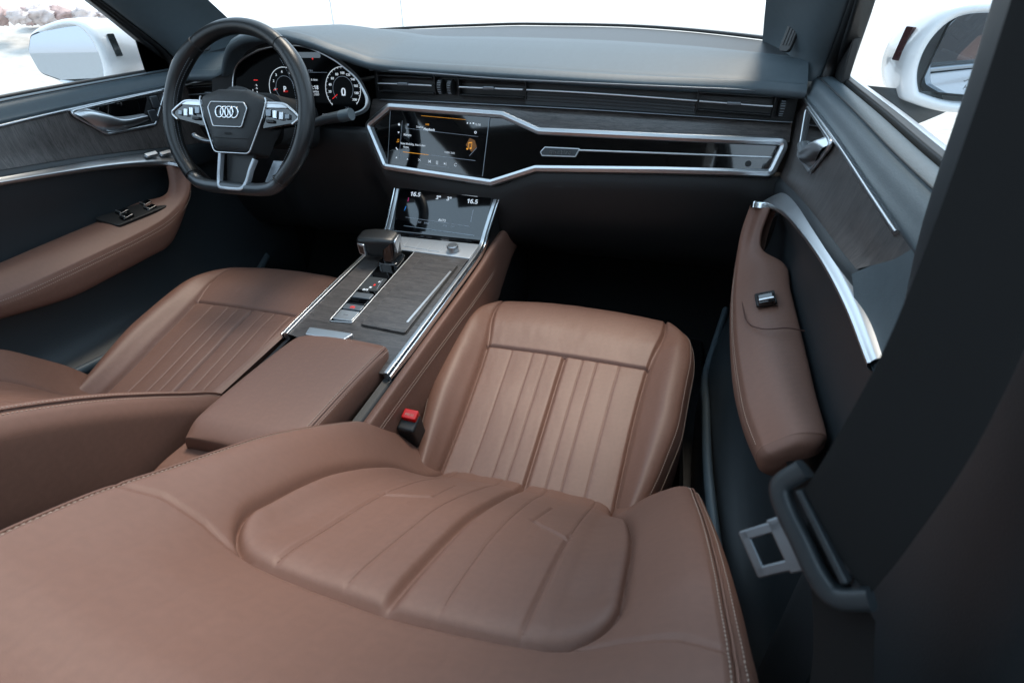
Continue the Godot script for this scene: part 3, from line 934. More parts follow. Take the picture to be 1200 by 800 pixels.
func dashboard() -> void:
	var d := thing("dashboard", "dark grey dashboard with wood shelf and long silver framed black panel", "dashboard")
	# ---- top: pad in front, grained panel towards the glass
	var rows := []
	var N := 150
	var prof := [[1.0, 0.0], [.93, 0.0], [.80, 0.0], [.66, 0.0], [.62, 0.0], [.60, 0.0], [.45, 0.0], [.30, 0.0], [.18, 0.0], [.10, 0.0], [.06, 0.0], [.045, 0.0], [.036, 0.0], [.02, 0.0]]
	for w in prof:
		var row := PackedVector3Array()
		for i in N + 1:
			var x := lerpf(-.745, .735, float(i) / N)
			var a := Vector3(x, yf(x), zf(x))
			var b := Vector3(x, ws_y(x), ws_z(x))
			var p := a.lerp(b, w[0])
			p.y += .012 * sin(PI * w[0]) * (1.0 if w[0] < .6 else .6)
			if w[0] < .59: p.y += .004 * smoothstep(.59, .55, w[0])
			if absf(w[0] - .045) < .002: p.y -= .0016
			row.append(p)
		rows.append(row)
	for r in [[.006, -.002, .003], [.0, -.007, .005], [-.004, -.014, .002], [-.006, -.019, -.006], [-.008, -.022, -.05]]:
		var row := PackedVector3Array()
		for i in N + 1:
			var x := lerpf(-.745, .735, float(i) / N)
			row.append(Vector3(x, yf(x) + r[1], zf(x) + r[2]))
		rows.append(row)
	var pm := grid_parts(rows, func(i, _j): return "defroster_panel" if i < 4 else "top_pad")
	part("defroster_panel", pm["defroster_panel"], M.plastic_grey, d)
	var pad := part("top_pad", pm["top_pad"], M.soft, d)
	thread(pad, [strip(-.16, .725, 120, func(x): return Vector3(x, yf(x), zf(x)).lerp(Vector3(x, ws_y(x), ws_z(x)), .062) + Vector3(0, .0025, 0)), strip(-.16, .725, 120, func(x): return Vector3(x, yf(x), zf(x)).lerp(Vector3(x, ws_y(x), ws_z(x)), .030) + Vector3(0, .0014, 0))], M.thread_grey, .005, .0034, .0007)
	# ---- dark band with the air vents
	var br := []
	for t in [0.0, .25, .5, .75, 1.0]:
		br.append(strip(-.19, .732, 60, func(x): return Vector3(x, lerpf(band_top(x) + .012, band_bot(x) - .002, t), -.052 + .008 * t)))
	part("vent_band", grid(br), M.black, d)
	part("band_edge", sweep(strip(-.185, .730, 60, func(x): return Vector3(x, band_top(x) + .001, -.024)), rrect(.006, .0035, .001, 2)), M.alu_dark, d)
	part("band_foot", sweep(strip(-.17, .728, 60, func(x): return Vector3(x, band_bot(x) - .001, -.028)), rrect(.014, .002, .0008, 2)), M.alu_dark, d)
	# grey ribbed middle of the band
	var mid := []
	for t in [0.0, .5, 1.0]: mid.append(strip(.185, .545, 30, func(x): return Vector3(x, lerpf(slat_y(x) - .005, band_bot(x) + .001, t), -.034 + .002 * t)))
	part("band_panel", grid(mid), M.plastic_grey, d)
	for k in 3:
		part("rib", sweep(strip(.186, .544, 20, func(x): return Vector3(x, slat_y(x) - .010 - .006 * k, -.0325)), rrect(.002, .0018, .0005, 2)), M.plastic, d)
	part("bright_slat", sweep(strip(.19, .545, 30, func(x): return Vector3(x, slat_y(x), -.026)), rrect(.010, .0028, .001, 2)), M.alu, d)
	for v in [[-.172, -.028], [.030, .186], [.545, .690], [-.735, -.575]]:
		var left: bool = v[0] < -.5
		var vent := part("air_vent", vent_mesh(v[0], v[1]), M.black, d)
		part("slat", sweep(strip(v[0] + .004, v[1] - .004, 12, func(x): return Vector3(x, slat_y(x), -.026)), rrect(.012, .003, .001, 2)), M.alu if not left else M.alu_dark, vent)
		for k in 3:
			if k == 1: continue
			part("slat", sweep(strip(v[0] + .004, v[1] - .004, 12, func(x): return Vector3(x, slat_y(x) + .016 - .016 * k, -.032)), rrect(.014, .002, .0008, 2)), M.plastic, vent)
		var tx: float = lerpf(v[0], v[1], .48)
		part("slat_tab", block(Vector3(.026, .006, .012), .0015, Transform3D(Basis.IDENTITY, Vector3(tx, slat_y(tx) + .001, -.021))), M.alu_dark, vent)
	for x in [-.012, .012, .7035, -.565]:
		var wp := Vector3(x, slat_y(x) - .002, -.030)
		if x < -.5: wp = Vector3(x, slat_y(x), -.03)
		var whl := part("vent_wheel", sweep(PackedVector3Array([wp + Vector3(-.005, 0, 0), wp + Vector3(.005, 0, 0)]), ell(.016, .016, 20), Vector3.UP), M.plastic, d)
		for k in 7:
			var a := -.9 + 1.8 * k / 6.0
			part("wheel_rib", block(Vector3(.0075, .0016, .0016), .0004, Transform3D(Basis.IDENTITY, wp + Vector3(0, sin(a) * .0162, cos(a) * .0162))), M.alu_dark, whl)
	# ---- wood shelf
	var ws := []
	for t in [0.0, .2, .5, .8, 1.0]:
		ws.append(strip(-.195, .728, 120, func(x): return Vector3(x, lerpf(band_bot(x) - .001, shelf_low(x), t) + .004 * sin(PI * t), lerpf(-.036, shelf_z(x), t))))
	part("wood_shelf", grid(ws), M.wood, d)
	# ---- glossy panel in its silver frame
	var px := frame(Vector3(0, .70, 0), Vector3(0, .287, .958))
	var lp := frame_outline()
	var loop := PackedVector3Array()
	for q in lp: loop.append(px * Vector3(q.x, q.y, .004))
	part("silver_frame", sweep(loop, rpoly([Vector2(-.0085, -.008), Vector2(.0085, -.008), Vector2(.0075, .005), Vector2(.002, .0085), Vector2(-.0055, .006)], .002, 3), px.basis.z, true, func(f): return Vector2.ONE * (1.0)), M.alu, d)
	var gp := part("glossy_panel", slab(lp, .02, .001, px), M.gloss, d)
	var sxf := px.translated_local(Vector3(.22, -.0395, .002))
	part("bright_strip", block(Vector3(.385, .0035, .005), .0012, px.translated_local(Vector3(.508, -.034, .002)) * Transform3D(Basis(Vector3(0, 0, 1), .012), Vector3.ZERO)), M.alu, gp)
	var badge := [Vector2(.231, -.044), Vector2(.241, -.0325), Vector2(.320, -.0325), Vector2(.311, -.051), Vector2(.236, -.0525)]
	part("badge_plate", slab(rpoly(badge, .003), .004, .001, px.translated_local(Vector3(0, 0, .004))), M.alu, gp)
	var ib := PackedVector2Array(Geometry2D.offset_polygon(rpoly(badge, .003), -.0022)[0])
	part("badge_inset", slab(ib, .002, .0003, px.translated_local(Vector3(0, 0, .0046))), M.plastic_grey, gp)
	words("quattro", .0085, px.translated_local(Vector3(.277, -.0425, .0049)) * Transform3D(Basis(Vector3(1.15, 0, 0), Vector3(.2, 1, 0), Vector3(0, 0, 1)), Vector3.ZERO), M.chrome, gp, true)
	part("glovebox_lock", slab(ell(.006, .006, 18), .002, .0005, px.translated_local(Vector3(.66, -.046, .0015))), M.plastic, gp)
	centre_display(px)
	# ---- lower dashboard: knee panels receding into the footwell
	var lo := []
	for i in 41:
		var x := -.75 + 1.49 * i / 40.0
		var yt: float = ip([[-.75, .735], [-.56, .735], [-.50, .70], [-.22, .69], [-.19, .69], [-.15, .61], [.12, .585], [.23, .62], [.73, .635]], x)
		var zt: float = ip([[-.75, -.02], [-.56, -.02], [-.45, .03], [-.25, .03], [-.15, .025], [.12, .03], [.73, .015]], x)
		lo.append([Vector3(x, yt + .004, zt - .018), Vector3(x, yt - .008, zt - .006), Vector3(x, yt - .05, zt - .004), Vector3(x, yt - .14, zt - .03), Vector3(x, .40, zt - .10), Vector3(x, .35, -.2), Vector3(x, .36, -.45)])
	part("knee_panel", loft(lo, 5, 1), M.plastic, d)
	part("glovebox_gap", block(Vector3(.052, .003, .004), .001, frame(Vector3(.26, .588, .024), Vector3(0, .1, 1))), M.plastic_grey, d)
	# ---- instrument cluster under its hood
	cluster()
	# steering column shroud and stalk
	var col := thing("column_stalk", "grey wiper stalk right of the steering wheel", "stalk")
	var sp := crv([Vector3(-.30, .700, .13), Vector3(-.262, .716, .125), Vector3(-.225, .728, .12), Vector3(-.185, .735, .115)], 6)
	part("lever", sweep(sp, ell(.012, .009, 14), Vector3.UP, false, func(f): return Vector2.ONE * lerpf(.8, 1.35, f)), M.plastic_grey, col)
	part("end_cap", sweep(crv([Vector3(-.19, .734, .1155), Vector3(-.175, .737, .114), Vector3(-.165, .739, .113)], 4), ell(.0165, .0125, 14), Vector3.UP), M.soft, col)
	words("INT", .005, frame(Vector3(-.222, .7385, .1285), Vector3(.1, .6, .8)), M.grey_print, col)
	part("shroud", sweep(crv([Vector3(-.357, .70, .05), Vector3(-.357, .715, .12), Vector3(-.357, .73, .17)], 4), rrect(.12, .11, .04, 6), Vector3.UP), M.plastic, d)

func slat_y(x: float) -> float: return ip([[-.75, .748], [-.56, .760], [-.169, .785], [.03, .781], [.27, .776], [.678, .758], [.73, .756]], x)

func shelf_low(x: float) -> float: return ip([[-.195, .706], [-.185, .715], [-.140, .741], [-.12, .741], [.140, .733], [.155, .729], [.215, .706], [.24, .703], [.5, .701], [.728, .699]], x) - .002
func shelf_z(x: float) -> float: return (.70 - shelf_low(x)) * .3 - .002

func frame_outline() -> PackedVector2Array:
	return rpoly([Vector2(-.196, -.004), Vector2(-.137, .0395), Vector2(.141, .030), Vector2(.225, -.0005), Vector2(.493, -.002), Vector2(.722, -.002), Vector2(.705, -.062), Vector2(.502, -.068), Vector2(.225, -.080), Vector2(.122, -.1165), Vector2(-.149, -.096)], .012, 5)

func vent_mesh(x0: float, x1: float) -> ArrayMesh:
	# open box of the duct mouth
	var a := []
	for t in [[.020, -.030], [.022, -.048], [0.0, -.049], [-.022, -.048], [-.020, -.030]]:
		a.append(strip(x0, x1, 10, func(x): return Vector3(x, slat_y(x) + t[0], t[1])))
	var m := [grid(a)]
	for x in [x0, x1]:
		m.append(block(Vector3(.003, .040, .02), .001, Transform3D(Basis.IDENTITY, Vector3(x, slat_y(x), -.038))))
	return join(m)

func rule(a: Vector2, b: Vector2, w: float, xf: Transform3D, m: Material, parent: Node, nm := "line") -> void:
	var c := (a + b) * .5
	part(nm, block(Vector3(a.distance_to(b), w, .0004), w * .3, xf * Transform3D(Basis(Vector3(0, 0, 1), (b - a).angle()), Vector3(c.x, c.y, 0))), m, parent)

func arc_strip(c: Vector2, r: float, a0: float, a1: float, w: float, xf: Transform3D, m: Material, parent: Node, nm := "ring") -> void:
	var p := PackedVector3Array()
	var n := 40
	for i in n + 1:
		var a := lerpf(a0, a1, float(i) / n)
		p.append(xf * Vector3(c.x + cos(a) * r, c.y + sin(a) * r, 0))
	part(nm, sweep(p, rrect(w, .0004, .0001, 1), xf.basis.z), m, parent)

func centre_display(px: Transform3D) -> void:
	var d := thing("centre_display", "upper touch screen playing music in the silver frame", "screen")
	var poly := PackedVector2Array([Vector2(-.1375, .0335), Vector2(.1095, .0245), Vector2(.100, -.1035), Vector2(-.1425, -.0905)])
	part("screen_glass", slab(poly, .003, .0005, px.translated_local(Vector3(0, 0, .002))), M.screen, d)
	var t := px.translated_local(Vector3(0, 0, .0024))
	rule(Vector2(-.136, .033), Vector2(-.1425, -.090), .0013, t, M.alu_dark, d, "screen_edge")
	rule(Vector2(.1095, .024), Vector2(.100, -.103), .0016, t, M.alu_dark, d, "screen_edge")
	var tilt := Basis(Vector3(0, 0, 1), -.045)
	var at := func(x: float, y: float) -> Transform3D: return t * Transform3D(tilt, Vector3(x, y, 0))
	for q in [["home", -.113, .001, .005], ["down", -.114, -.017, .0055], ["phone", -.118, -.053, .0055], ["up", -.119, -.073, .005]]:
		glyph(q[0], q[3], at.call(q[1], q[2]), M.lit, d)
	glyph("note", .007, at.call(-.115, -.035), M.lit_amber, d)
	rule(Vector2(-.105, .0095), Vector2(-.112, -.076), .0006, t, M.lit_dim, d)
	glyph("box", .005, at.call(-.09, .001), M.lit_dim, d)
	words("Source", .0042, at.call(-.060, -.003), M.lit, d)
	words("USB", .0036, at.call(-.041, .003), M.lit_amber, d)
	words("Playback", .0048, at.call(-.036, -.0075), M.lit, d, true)
	words("15:18", .0042, at.call(.082, .0070), M.lit, d)
	for q in [["right", .058], ["up", .065], ["dot", .072]]: glyph(q[0], .0042, at.call(q[1], .0095), M.lit, d)
	rule(Vector2(-.098, -.0068), Vector2(.085, -.0182), .0006, t, M.lit_dim, d)
	arc_strip(Vector2(.078, -.0095), .0022, 0, TAU, .0012, t, M.lit, d, "icon")
	words("Names", .0046, at.call(-.091, -.0215), M.lit, d)
	words("New Mobility, Ava Golan", .0042, at.call(-.0765, -.042), M.lit, d)
	words("Name", .0038, at.call(-.094, -.0485), M.lit, d)
	rule(Vector2(-.102, -.0595), Vector2(-.036, -.0630), .0011, t, M.lit_amber, d)
	rule(Vector2(-.036, -.0630), Vector2(.081, -.0700), .0008, t, M.lit_dim, d)
	words("1:09 / 3:01", .004, at.call(.017, -.056), M.lit, d)
	part("cover_art", slab(rpoly([Vector2(-.012, -.004), Vector2(-.004, .012), Vector2(.009, .008), Vector2(.015, -.006), Vector2(.004, -.018)], .002), .0005, .0001, at.call(.068, -.034)), glow(Color(.45, .27, .06), .06), d)
	glyph("note", .016, at.call(.066, -.038), M.lit_amber, d)
	rule(Vector2(.066, -.060), Vector2(.083, -.042), .0008, t, M.lit_dim, d)
	rule(Vector2(-.062, -.073), Vector2(-.056, -.0775), .0007, t, M.lit, d, "icon")
	rule(Vector2(-.062, -.0775), Vector2(-.056, -.073), .0007, t, M.lit, d, "icon")
	for q in [-.036, -.034 + .0035]: rule(Vector2(q, -.074), Vector2(q, -.081), .0007, t, M.lit, d, "icon")
	for q in [-.0155, -.012]: rule(Vector2(q, -.075), Vector2(q, -.0835), .0009, t, M.lit, d, "icon")
	glyph("left", .005, at.call(-.0328, -.0775), M.lit, d)
	glyph("right", .005, at.call(.0055, -.0805), M.lit, d)
	rule(Vector2(.009, -.077), Vector2(.009, -.0845), .0007, t, M.lit, d, "icon")
	rule(Vector2(-.044, -.0850), Vector2(.017, -.0890), .0007, t, M.lit_dim, d)
	arc_strip(Vector2(.033, -.0815), .0032, .6, 5.6, .0007, t, M.lit, d, "icon")
	glyph("up", .004, at.call(-.09, -.075), M.lit, d)
	rule(Vector2(-.057, .0215), Vector2(.053, .0165), .0007, t, M.lit_amber, d)

func cluster() -> void:
	var d := thing("instrument_cluster", "instrument cluster with speed dial and clock behind the steering wheel", "instrument")
	var kx := frame(Vector3(-.36, .77, -.01), Vector3(0, .2, .98))
	var cp := crv2([Vector2(-.211, -.030), Vector2(-.209, .0), Vector2(-.197, .040), Vector2(-.172, .063), Vector2(-.106, .087), Vector2(-.025, .094), Vector2(.027, .087), Vector2(.080, .067), Vector2(.112, .049), Vector2(.145, .0245), Vector2(.160, .002), Vector2(.169, -.021), Vector2(.158, -.040), Vector2(.119, -.052), Vector2(.062, -.0595), Vector2(-.05, -.065), Vector2(-.19, -.062)], 5, true)
	part("display_glass", slab(cp, .006, .001, kx), M.cluster, d)
	var edge := PackedVector3Array()
	for q in cp: edge.append(kx * Vector3(q.x, q.y, .002))
	part("bright_bezel", sweep(edge, rrect(.0042, .007, .0015, 2), kx.basis.z, true, func(f): return Vector2(1.0 + 1.1 * clampf(1.0 - absf(f - .64) / .10, 0, 1), 1)), M.alu, d)
	# dark funnel between bezel and hood
	var rows := []
	for k in [[1.02, .004], [1.10, .02], [1.16, .035]]:
		var row := PackedVector3Array()
		for q in cp:
			var p := kx * Vector3(q.x * k[0] , q.y * k[0], k[1])
			p.y = minf(p.y, yf(p.x) - .012)
			row.append(p)
		rows.append(row)
	part("funnel", grid(rows, true), M.soft_dark, d)
	var t := kx.translated_local(Vector3(0, 0, .0004))
	var at := func(x: float, y: float) -> Transform3D: return t * Transform3D(Basis.IDENTITY, Vector3(x, y, 0))
	# speed dial
	var c := Vector2(.104, .003)
	arc_strip(c, .047, -.75, PI + .85, .0016, t, M.lit, d)
	arc_strip(c, .027, -.75, PI + .85, .0009, t, M.lit_dim, d)
	words("0", .017, at.call(.105, -.0035), M.lit, d, true)
	words("km/h", .0034, at.call(.105, -.010), M.lit, d)
	var nums := ["20", "40", "60", "80", "100", "120", "140", "160", "180", "200"]
	for i in 10:
		var a := PI + .12 - i * (PI + .72) / 9.0
		words(nums[i], .0052, at.call(c.x + cos(a) * .036, c.y + sin(a) * .036 - .002), M.lit, d, true)
	for i in 25:
		var a := PI + .80 - i * (PI + 1.5) / 24.0
		rule(c + Vector2(cos(a), sin(a)) * .0435, c + Vector2(cos(a), sin(a)) * .0465, .0008, t, M.lit, d, "tick")
	rule(c + Vector2(-.030, -.022), c + Vector2(-.016, -.012), .0016, t, M.lit_red, d, "needle")
	# revolution dial, half hidden by the wheel
	c = Vector2(-.057, .003)
	arc_strip(c, .045, .0, PI + .85, .0016, t, M.lit, d)
	arc_strip(c, .026, .0, PI + .85, .0009, t, M.lit_dim, d)
	for q in [["1", -.086, -.001], ["2", -.088, .0175], ["3", -.079, .031], ["4", -.062, .038], ["5", -.040, .036]]: words(q[0], .0055, at.call(q[1], q[2]), M.lit, d, true)
	words("P", .012, at.call(-.058, .0), M.lit, d, true)
	words("READY", .0032, at.call(-.056, -.0055), M.lit_red, d)
	rule(c + Vector2(-.034, -.006), c + Vector2(-.022, -.003), .0014, t, M.lit_red, d, "needle")
	# middle readout
	words("0 km", .0042, at.call(.019, .041), M.lit_dim, d)
	rule(Vector2(-.007, .0375), Vector2(.064, .0375), .0007, t, M.lit_dim, d)
	words("Date & time", .0044, at.call(.020, .0215), M.lit, d)
	words("15:18", .0085, at.call(.023, .005), M.lit, d, true)
	words("Saturday", .0044, at.call(.025, -.004), M.lit, d)
	words("4.4.2020", .0044, at.call(.026, -.0105), M.lit, d)
	words("21.5", .004, at.call(.113, -.0385), M.lit_dim, d)
	# gauges at the left
	rule(Vector2(-.134, .0185), Vector2(-.146, .0185), .0020, t, M.lit_red, d, "bar")
	for q in [.007, .0, -.0085]: words("- %", .004, at.call(-.141, q), M.lit, d)
	rule(Vector2(-.152, -.002), Vector2(-.152, -.014), .0018, t, M.lit, d, "bar")
	part("warning_lamp", slab(ell(.0022, .0022, 14), .0006, .0002, at.call(.027, .0663)), M.lit_red, d)
	part("sensor_window", slab(rrect(.075, .012, .005), .0005, .0001, at.call(.012, .074)), M.gloss, d)

# ------------------------------------------------------------ centre console
func con(x: float, z: float, up := 0.0) -> Vector3:
	# point on the sloping console top
	return Vector3(x, .4833 - .1111 * z + up, z)

func console() -> void:
	var c := thing("centre_console", "centre console with gear selector, lower screen and brown padded armrest", "console")
	var n := Vector3(0, .994, .1104).normalized()
	var ct := Transform3D(Basis(Vector3(1, 0, 0), n.cross(Vector3(1, 0, 0)).normalized() * 1.0, n), Vector3.ZERO)
	ct.basis = Basis(Vector3(1, 0, 0), Vector3(0, .1104, -.994).normalized(), n)
	# local y of ct points forward; helper: frame on the console at (x, z)
	var at := func(x: float, z: float, up: float) -> Transform3D: return Transform3D(ct.basis, con(x, z) + n * up)
	# wooden deck
	var deck := []
	for z in [.17, .19, .3, .42, .575]:
		var e := .06 * smoothstep(.42, .575, z)
		deck.append([con(-.1155, z - e, 0), con(-.06, z - e * .8, 0), con(0, z - e * .5, 0), con(.06, z - e * .1, 0), con(.1155, z, 0)])
	var dk := part("wood_deck", loft(deck, 3, 4), M.wood, c)
	# lid over the cup holders: plate in a narrow gap, bright strip
	var lid := [Vector2(.013, -.200), Vector2(.104, -.220), Vector2(.100, -.468), Vector2(.007, -.462)]
	var gapm := rpoly(lid, .006)
	var xf0 := Transform3D(ct.basis, con(0, 0))
	# on the deck plane local y = -distance from z=0
	var up_s := 1.0 / .9939
	var lg := PackedVector2Array()
	for q in gapm: lg.append(Vector2(q.x, q.y * up_s))
	var gp2 := PackedVector2Array(Geometry2D.offset_polygon(lg, .0024)[0])
	part("lid_gap", slab(gp2, .001, .0002, xf0.translated_local(Vector3(0, 0, .0011))), M.black, dk)
	var ld := part("cup_holder_lid", slab(lg, .004, .0012, xf0.translated_local(Vector3(0, 0, .0042))), M.wood, c)
	rule(Vector2(.100, -.250), Vector2(.090, -.440), .0045, xf0.translated_local(Vector3(0, 0, .0045)), M.alu, ld, "bright_strip")
	# metal side rails, up along the lower screen
	for s in [-1.0, 1.0]:
		var rl := []
		for q in [[.132, .600, -.03], [.128, .560, .012], [.1215, .492, .088], [.121, .470, .118], [.1225, .4625, .17], [.122, .450, .30], [.120, .434, .45], [.117, .420, .575]]:
			if s < 0 and q[2] > .5: q = [.118, .4265, .517]
			rl.append(Vector3(q[0] * s, q[1], q[2]))
		part("side_rail", sweep(crv(rl, 6), rpoly([Vector2(-.0055, -.012), Vector2(.0055, -.012), Vector2(.005, .002), Vector2(-.004, .003)], .0015, 2), Vector3(0, .9, .4)), M.alu, c)
		var r2 := []
		for q in rl: r2.append(q + Vector3(.0085 * s, -.006, .002))
		part("outer_rail", sweep(crv(r2, 6), rrect(.0035, .012, .001, 2), Vector3(0, .9, .4)), M.chrome, c)
	# lower screen on its sloping face
	var lx := frame(Vector3(0, .521, .055), Vector3(0, .66, .75))
	var scp := PackedVector2Array([Vector2(-.122, .075), Vector2(.122, .075), Vector2(.117, -.060), Vector2(-.117, -.060)])
	var scr := part("lower_screen", slab(rpoly(Array(scp), .004), .012, .001, lx), M.screen, c)
	var tilt := Basis(Vector3(0, 0, 1), -.03)
	var la := func(x: float, y: float) -> Transform3D: return lx * Transform3D(tilt, Vector3(x, y, .0004))
	var lt := lx.translated_local(Vector3(0, 0, .0004))
	words("16.5", .0105, la.call(-.075, .036), M.lit, scr, true)
	words("16.5", .0105, la.call(.074, .029), M.lit, scr, true)
	words("3°", .0095, la.call(-.014, .032), M.lit, scr, true)
	words("3°", .0095, la.call(.014, .031), M.lit, scr, true)
	rule(Vector2(-.085, .050), Vector2(.084, .042), .0008, lt, M.lit, scr)
	rule(Vector2(-.088, -.024), Vector2(.081, -.033), .0008, lt, M.lit_dim, scr)
	for q in [[-.02, "home"], [-.001, "bar"], [.019, "up"], [.038, "down"], [.057, "dot"]]: glyph(q[1], .0055, la.call(q[0], .0535 - .04 * q[0]), M.lit_dim, scr)
	words("AUTO", .0055, la.call(.008, -.024), M.lit, scr)
	for q in [[-.048, "A/C"], [-.03, "SYNC"], [-.006, "—"], [.018, "MAX"], [.038, "OFF"]]: words(q[1], .0042, la.call(q[0], -.036 - .05 * q[0]), M.lit_dim, scr)
	rule(Vector2(.080, .010), Vector2(.080, -.022), .0014, lt, M.lit_dim, scr)
	rule(Vector2(-.091, .026), Vector2(-.091, .016), .0014, lt, glow(Color(.85, .2, .5), .10), scr)
	rule(Vector2(-.093, .004), Vector2(-.095, -.008), .0014, lt, glow(Color(.1, .5, .8), .10), scr)
	rule(Vector2(-.088, -.046), Vector2(.095, -.054), .0016, lt, M.alu_dark, scr, "screen_edge")
	# glossy lip under the screen, then the metal key plate
	var lip := []
	for x in [-.118, -.06, 0.0, .06, .118]: lip.append([Vector3(x, .4795, .0925), Vector3(x, .4745, .100), Vector3(x, .4725, .112), Vector3(x, .4715, .121)])
	part("glossy_lip", loft(lip, 4, 3), M.gloss, c)
	var kp := part("key_plate", slab(rpoly([Vector2(-.118, -.119), Vector2(.118, -.119), Vector2(.118, -.186), Vector2(-.118, -.176)], .004), .008, .0015, xf0.translated_local(Vector3(0, 0, .0022))), M.satin, c)
	for k in 4:
		var x := -.066 + .031 * k
		part("key", slab(rrect(.0295, .034, .002), .004, .0009, at.call(x, .145 + .003 * k, .0034)), M.satin, kp)
	var kn: Transform3D = at.call(.070, .160, .0)
	part("volume_knob", sweep(PackedVector3Array([kn * Vector3(0, 0, .002), kn * Vector3(0, 0, .006), kn * Vector3(0, 0, .0145), kn * Vector3(0, 0, .0165)]), ell(.0135, .0135, 28), Vector3(0, 0, 1), false, func(f): return Vector2.ONE * (1.12 if f < .2 else (1.0 if f < .9 else .86))), M.alu, kp)
	part("knob_top", slab(ell(.0105, .0105, 24), .002, .0006, kn.translated_local(Vector3(0, 0, .0175))), M.alu_dark, kp)
	# gear selector base: black plate in a bright outline
	var sp := rpoly([Vector2(-.072, -.178), Vector2(-.016, -.182), Vector2(-.014, -.462), Vector2(-.060, -.466)], .005)
	part("selector_plate", slab(sp, .002, .0004, xf0.translated_local(Vector3(0, 0, .0012))), M.gloss, c)
	var so := PackedVector3Array()
	for q in sp: so.append(xf0 * Vector3(q.x, q.y, .0014))
	var pln := part("plate_outline", sweep(so, rrect(.0022, .0022, .0006, 1), n, true), M.alu, c)
	# shift pattern
	var sh := part("shift_pattern", slab(rpoly([Vector2(-.064, -.303), Vector2(-.021, -.303), Vector2(-.019, -.352), Vector2(-.062, -.354)], .004), .001, .0002, xf0.translated_local(Vector3(0, 0, .002))), M.plastic_grey, c)
	for q in [["P", -.032, .317], ["R", -.036, .330], ["N", -.040, .340], ["D/S", -.046, .350]]:
		words(q[0], .0055, at.call(q[1], q[2], .0023), M.lit_red if q[0] == "R" else M.lit, sh, true)
	rule(Vector2(-.030, -.308), Vector2(-.024, -.345), .0007, xf0.translated_local(Vector3(0, 0, .0022)), M.lit_dim, sh)
	# push keys behind it
	for q in [[.372, M.alu_dark, .018], [.393, M.screen, .018], [.413, M.alu_dark, .016], [.441, M.alu, .030]]:
		var b := part("push_key", slab(rrect(.040, q[2], .002), .004, .0008, at.call(-.0395 + (q[0] - .37) * .05, q[0], .0035)), q[1], c)
	glyph("bar", .008, at.call(-.037, .441, .0038), M.grey_print, c)
	words("(P)", .006, at.call(-.037, .415, .0038), M.lit_red, c)
	# gear selector: stem and wide leather grip that overhangs to the driver
	var g := part("gear_stem", sweep(crv([con(-.043, .235, .0), con(-.043, .232, .022), con(-.045, .228, .045)], 4), rrect(.030, .040, .008), Vector3(0, 0, 1)), M.gloss, c)
	part("stem_collar", slab(rrect(.046, .052, .012), .012, .003, at.call(-.043, .237, .013)), M.gloss, g)
	var grip := []
	for q in [[-.098, .012, .012], [-.096, .019, .018], [-.088, .0215, .0205], [-.060, .0235, .0225], [-.020, .0235, .0225], [.002, .0215, .0205], [.010, .017, .016], [.012, .010, .010]]:
		var row := PackedVector3Array()
		for p in rrect(q[1] * 2.4, q[2] * 1.9, .012, 5):
			row.append(Vector3(q[0], .0, 0) + Vector3(0, p.y, p.x))
		grip.append(row)
	var gm := part("selector_grip", grid(grip, true), M.wheel, c)
	gm.transform = Transform3D(Basis(Vector3(0, 1, 0), .10) * Basis(Vector3(1, 0, 0), .18) * Basis.from_scale(Vector3(.80, 1.08, .95)), con(-.040, .222, .038))
	part("grip_cheek", slab(rrect(.038, .032, .010), .004, .0015, Transform3D(Basis(Vector3(0, 1, 0), PI / 2), Vector3(.0135, 0, 0))), M.alu, gm)
	part("grip_button", slab(rrect(.026, .026, .004), .012, .002, Transform3D(Basis(Vector3(0, 1, 0), -.35), Vector3(-.083, -.002, .0285))), M.alu, gm)
	part("button_face", slab(rrect(.016, .018, .002), .003, .0006, Transform3D(Basis(Vector3(0, 1, 0), -.35), Vector3(-.0833, -.002, .0293))), M.gloss, gm)
	# side walls: dark upper, brown leather knee pad
	for s in [-1.0, 1.0]:
		var w := []
		for q in [[-.22, .52], [-.05, .54], [.05, .50], [.12, .462], [.3, .442], [.575, .412], [.86, .39]]:
			w.append(mxa([Vector3(.112, q[1] - .002, q[0]), Vector3(.126, q[1] - .008, q[0]), Vector3(.130, q[1] - .03, q[0]), Vector3(.135, .25, q[0]), Vector3(.145, .0, q[0])], s))
		part("side_wall", loft(w, 4, 4), M.plastic, c)
		var k := []
		for q in [[-.10, .465, .40], [-.02, .470, .385], [.08, .462, .33], [.17, .448, .27], [.30, .435, .22], [.45, .424, .20], [.60, .412, .20], [.76, .400, .20], [.86, .393, .20]]:
			var y0: float = q[1]
			var y1: float = q[2]
			k.append(mxa([Vector3(.130, y0 - .004, q[0]), Vector3(.1385, y0, q[0]), Vector3(.147, y0 - .006, q[0]), Vector3(.152, lerpf(y0, y1, .3), q[0]), Vector3(.154, lerpf(y0, y1, .7), q[0]), Vector3(.150, y1, q[0]), Vector3(.134, y1 - .008, q[0])], s))
		var kp2 := part("knee_pad", loft(k, 5, 5), M.leather, c)
		var th := []
		for q in [[-.06, .44], [.02, .428], [.12, .412], [.24, .402], [.40, .398], [.6, .392], [.85, .380]]: th.append(mx(Vector3(.1516, q[1], q[0]), s))
		var th2 := []
		for q in th: th2.append(q + Vector3(.0004 * s, -.006, 0))
		thread(kp2, [crv(th, 16), crv(th2, 16)], M.thread)
	# armrest: padded lid, brown box below, metal latch
	var top := []
	var lo := .513
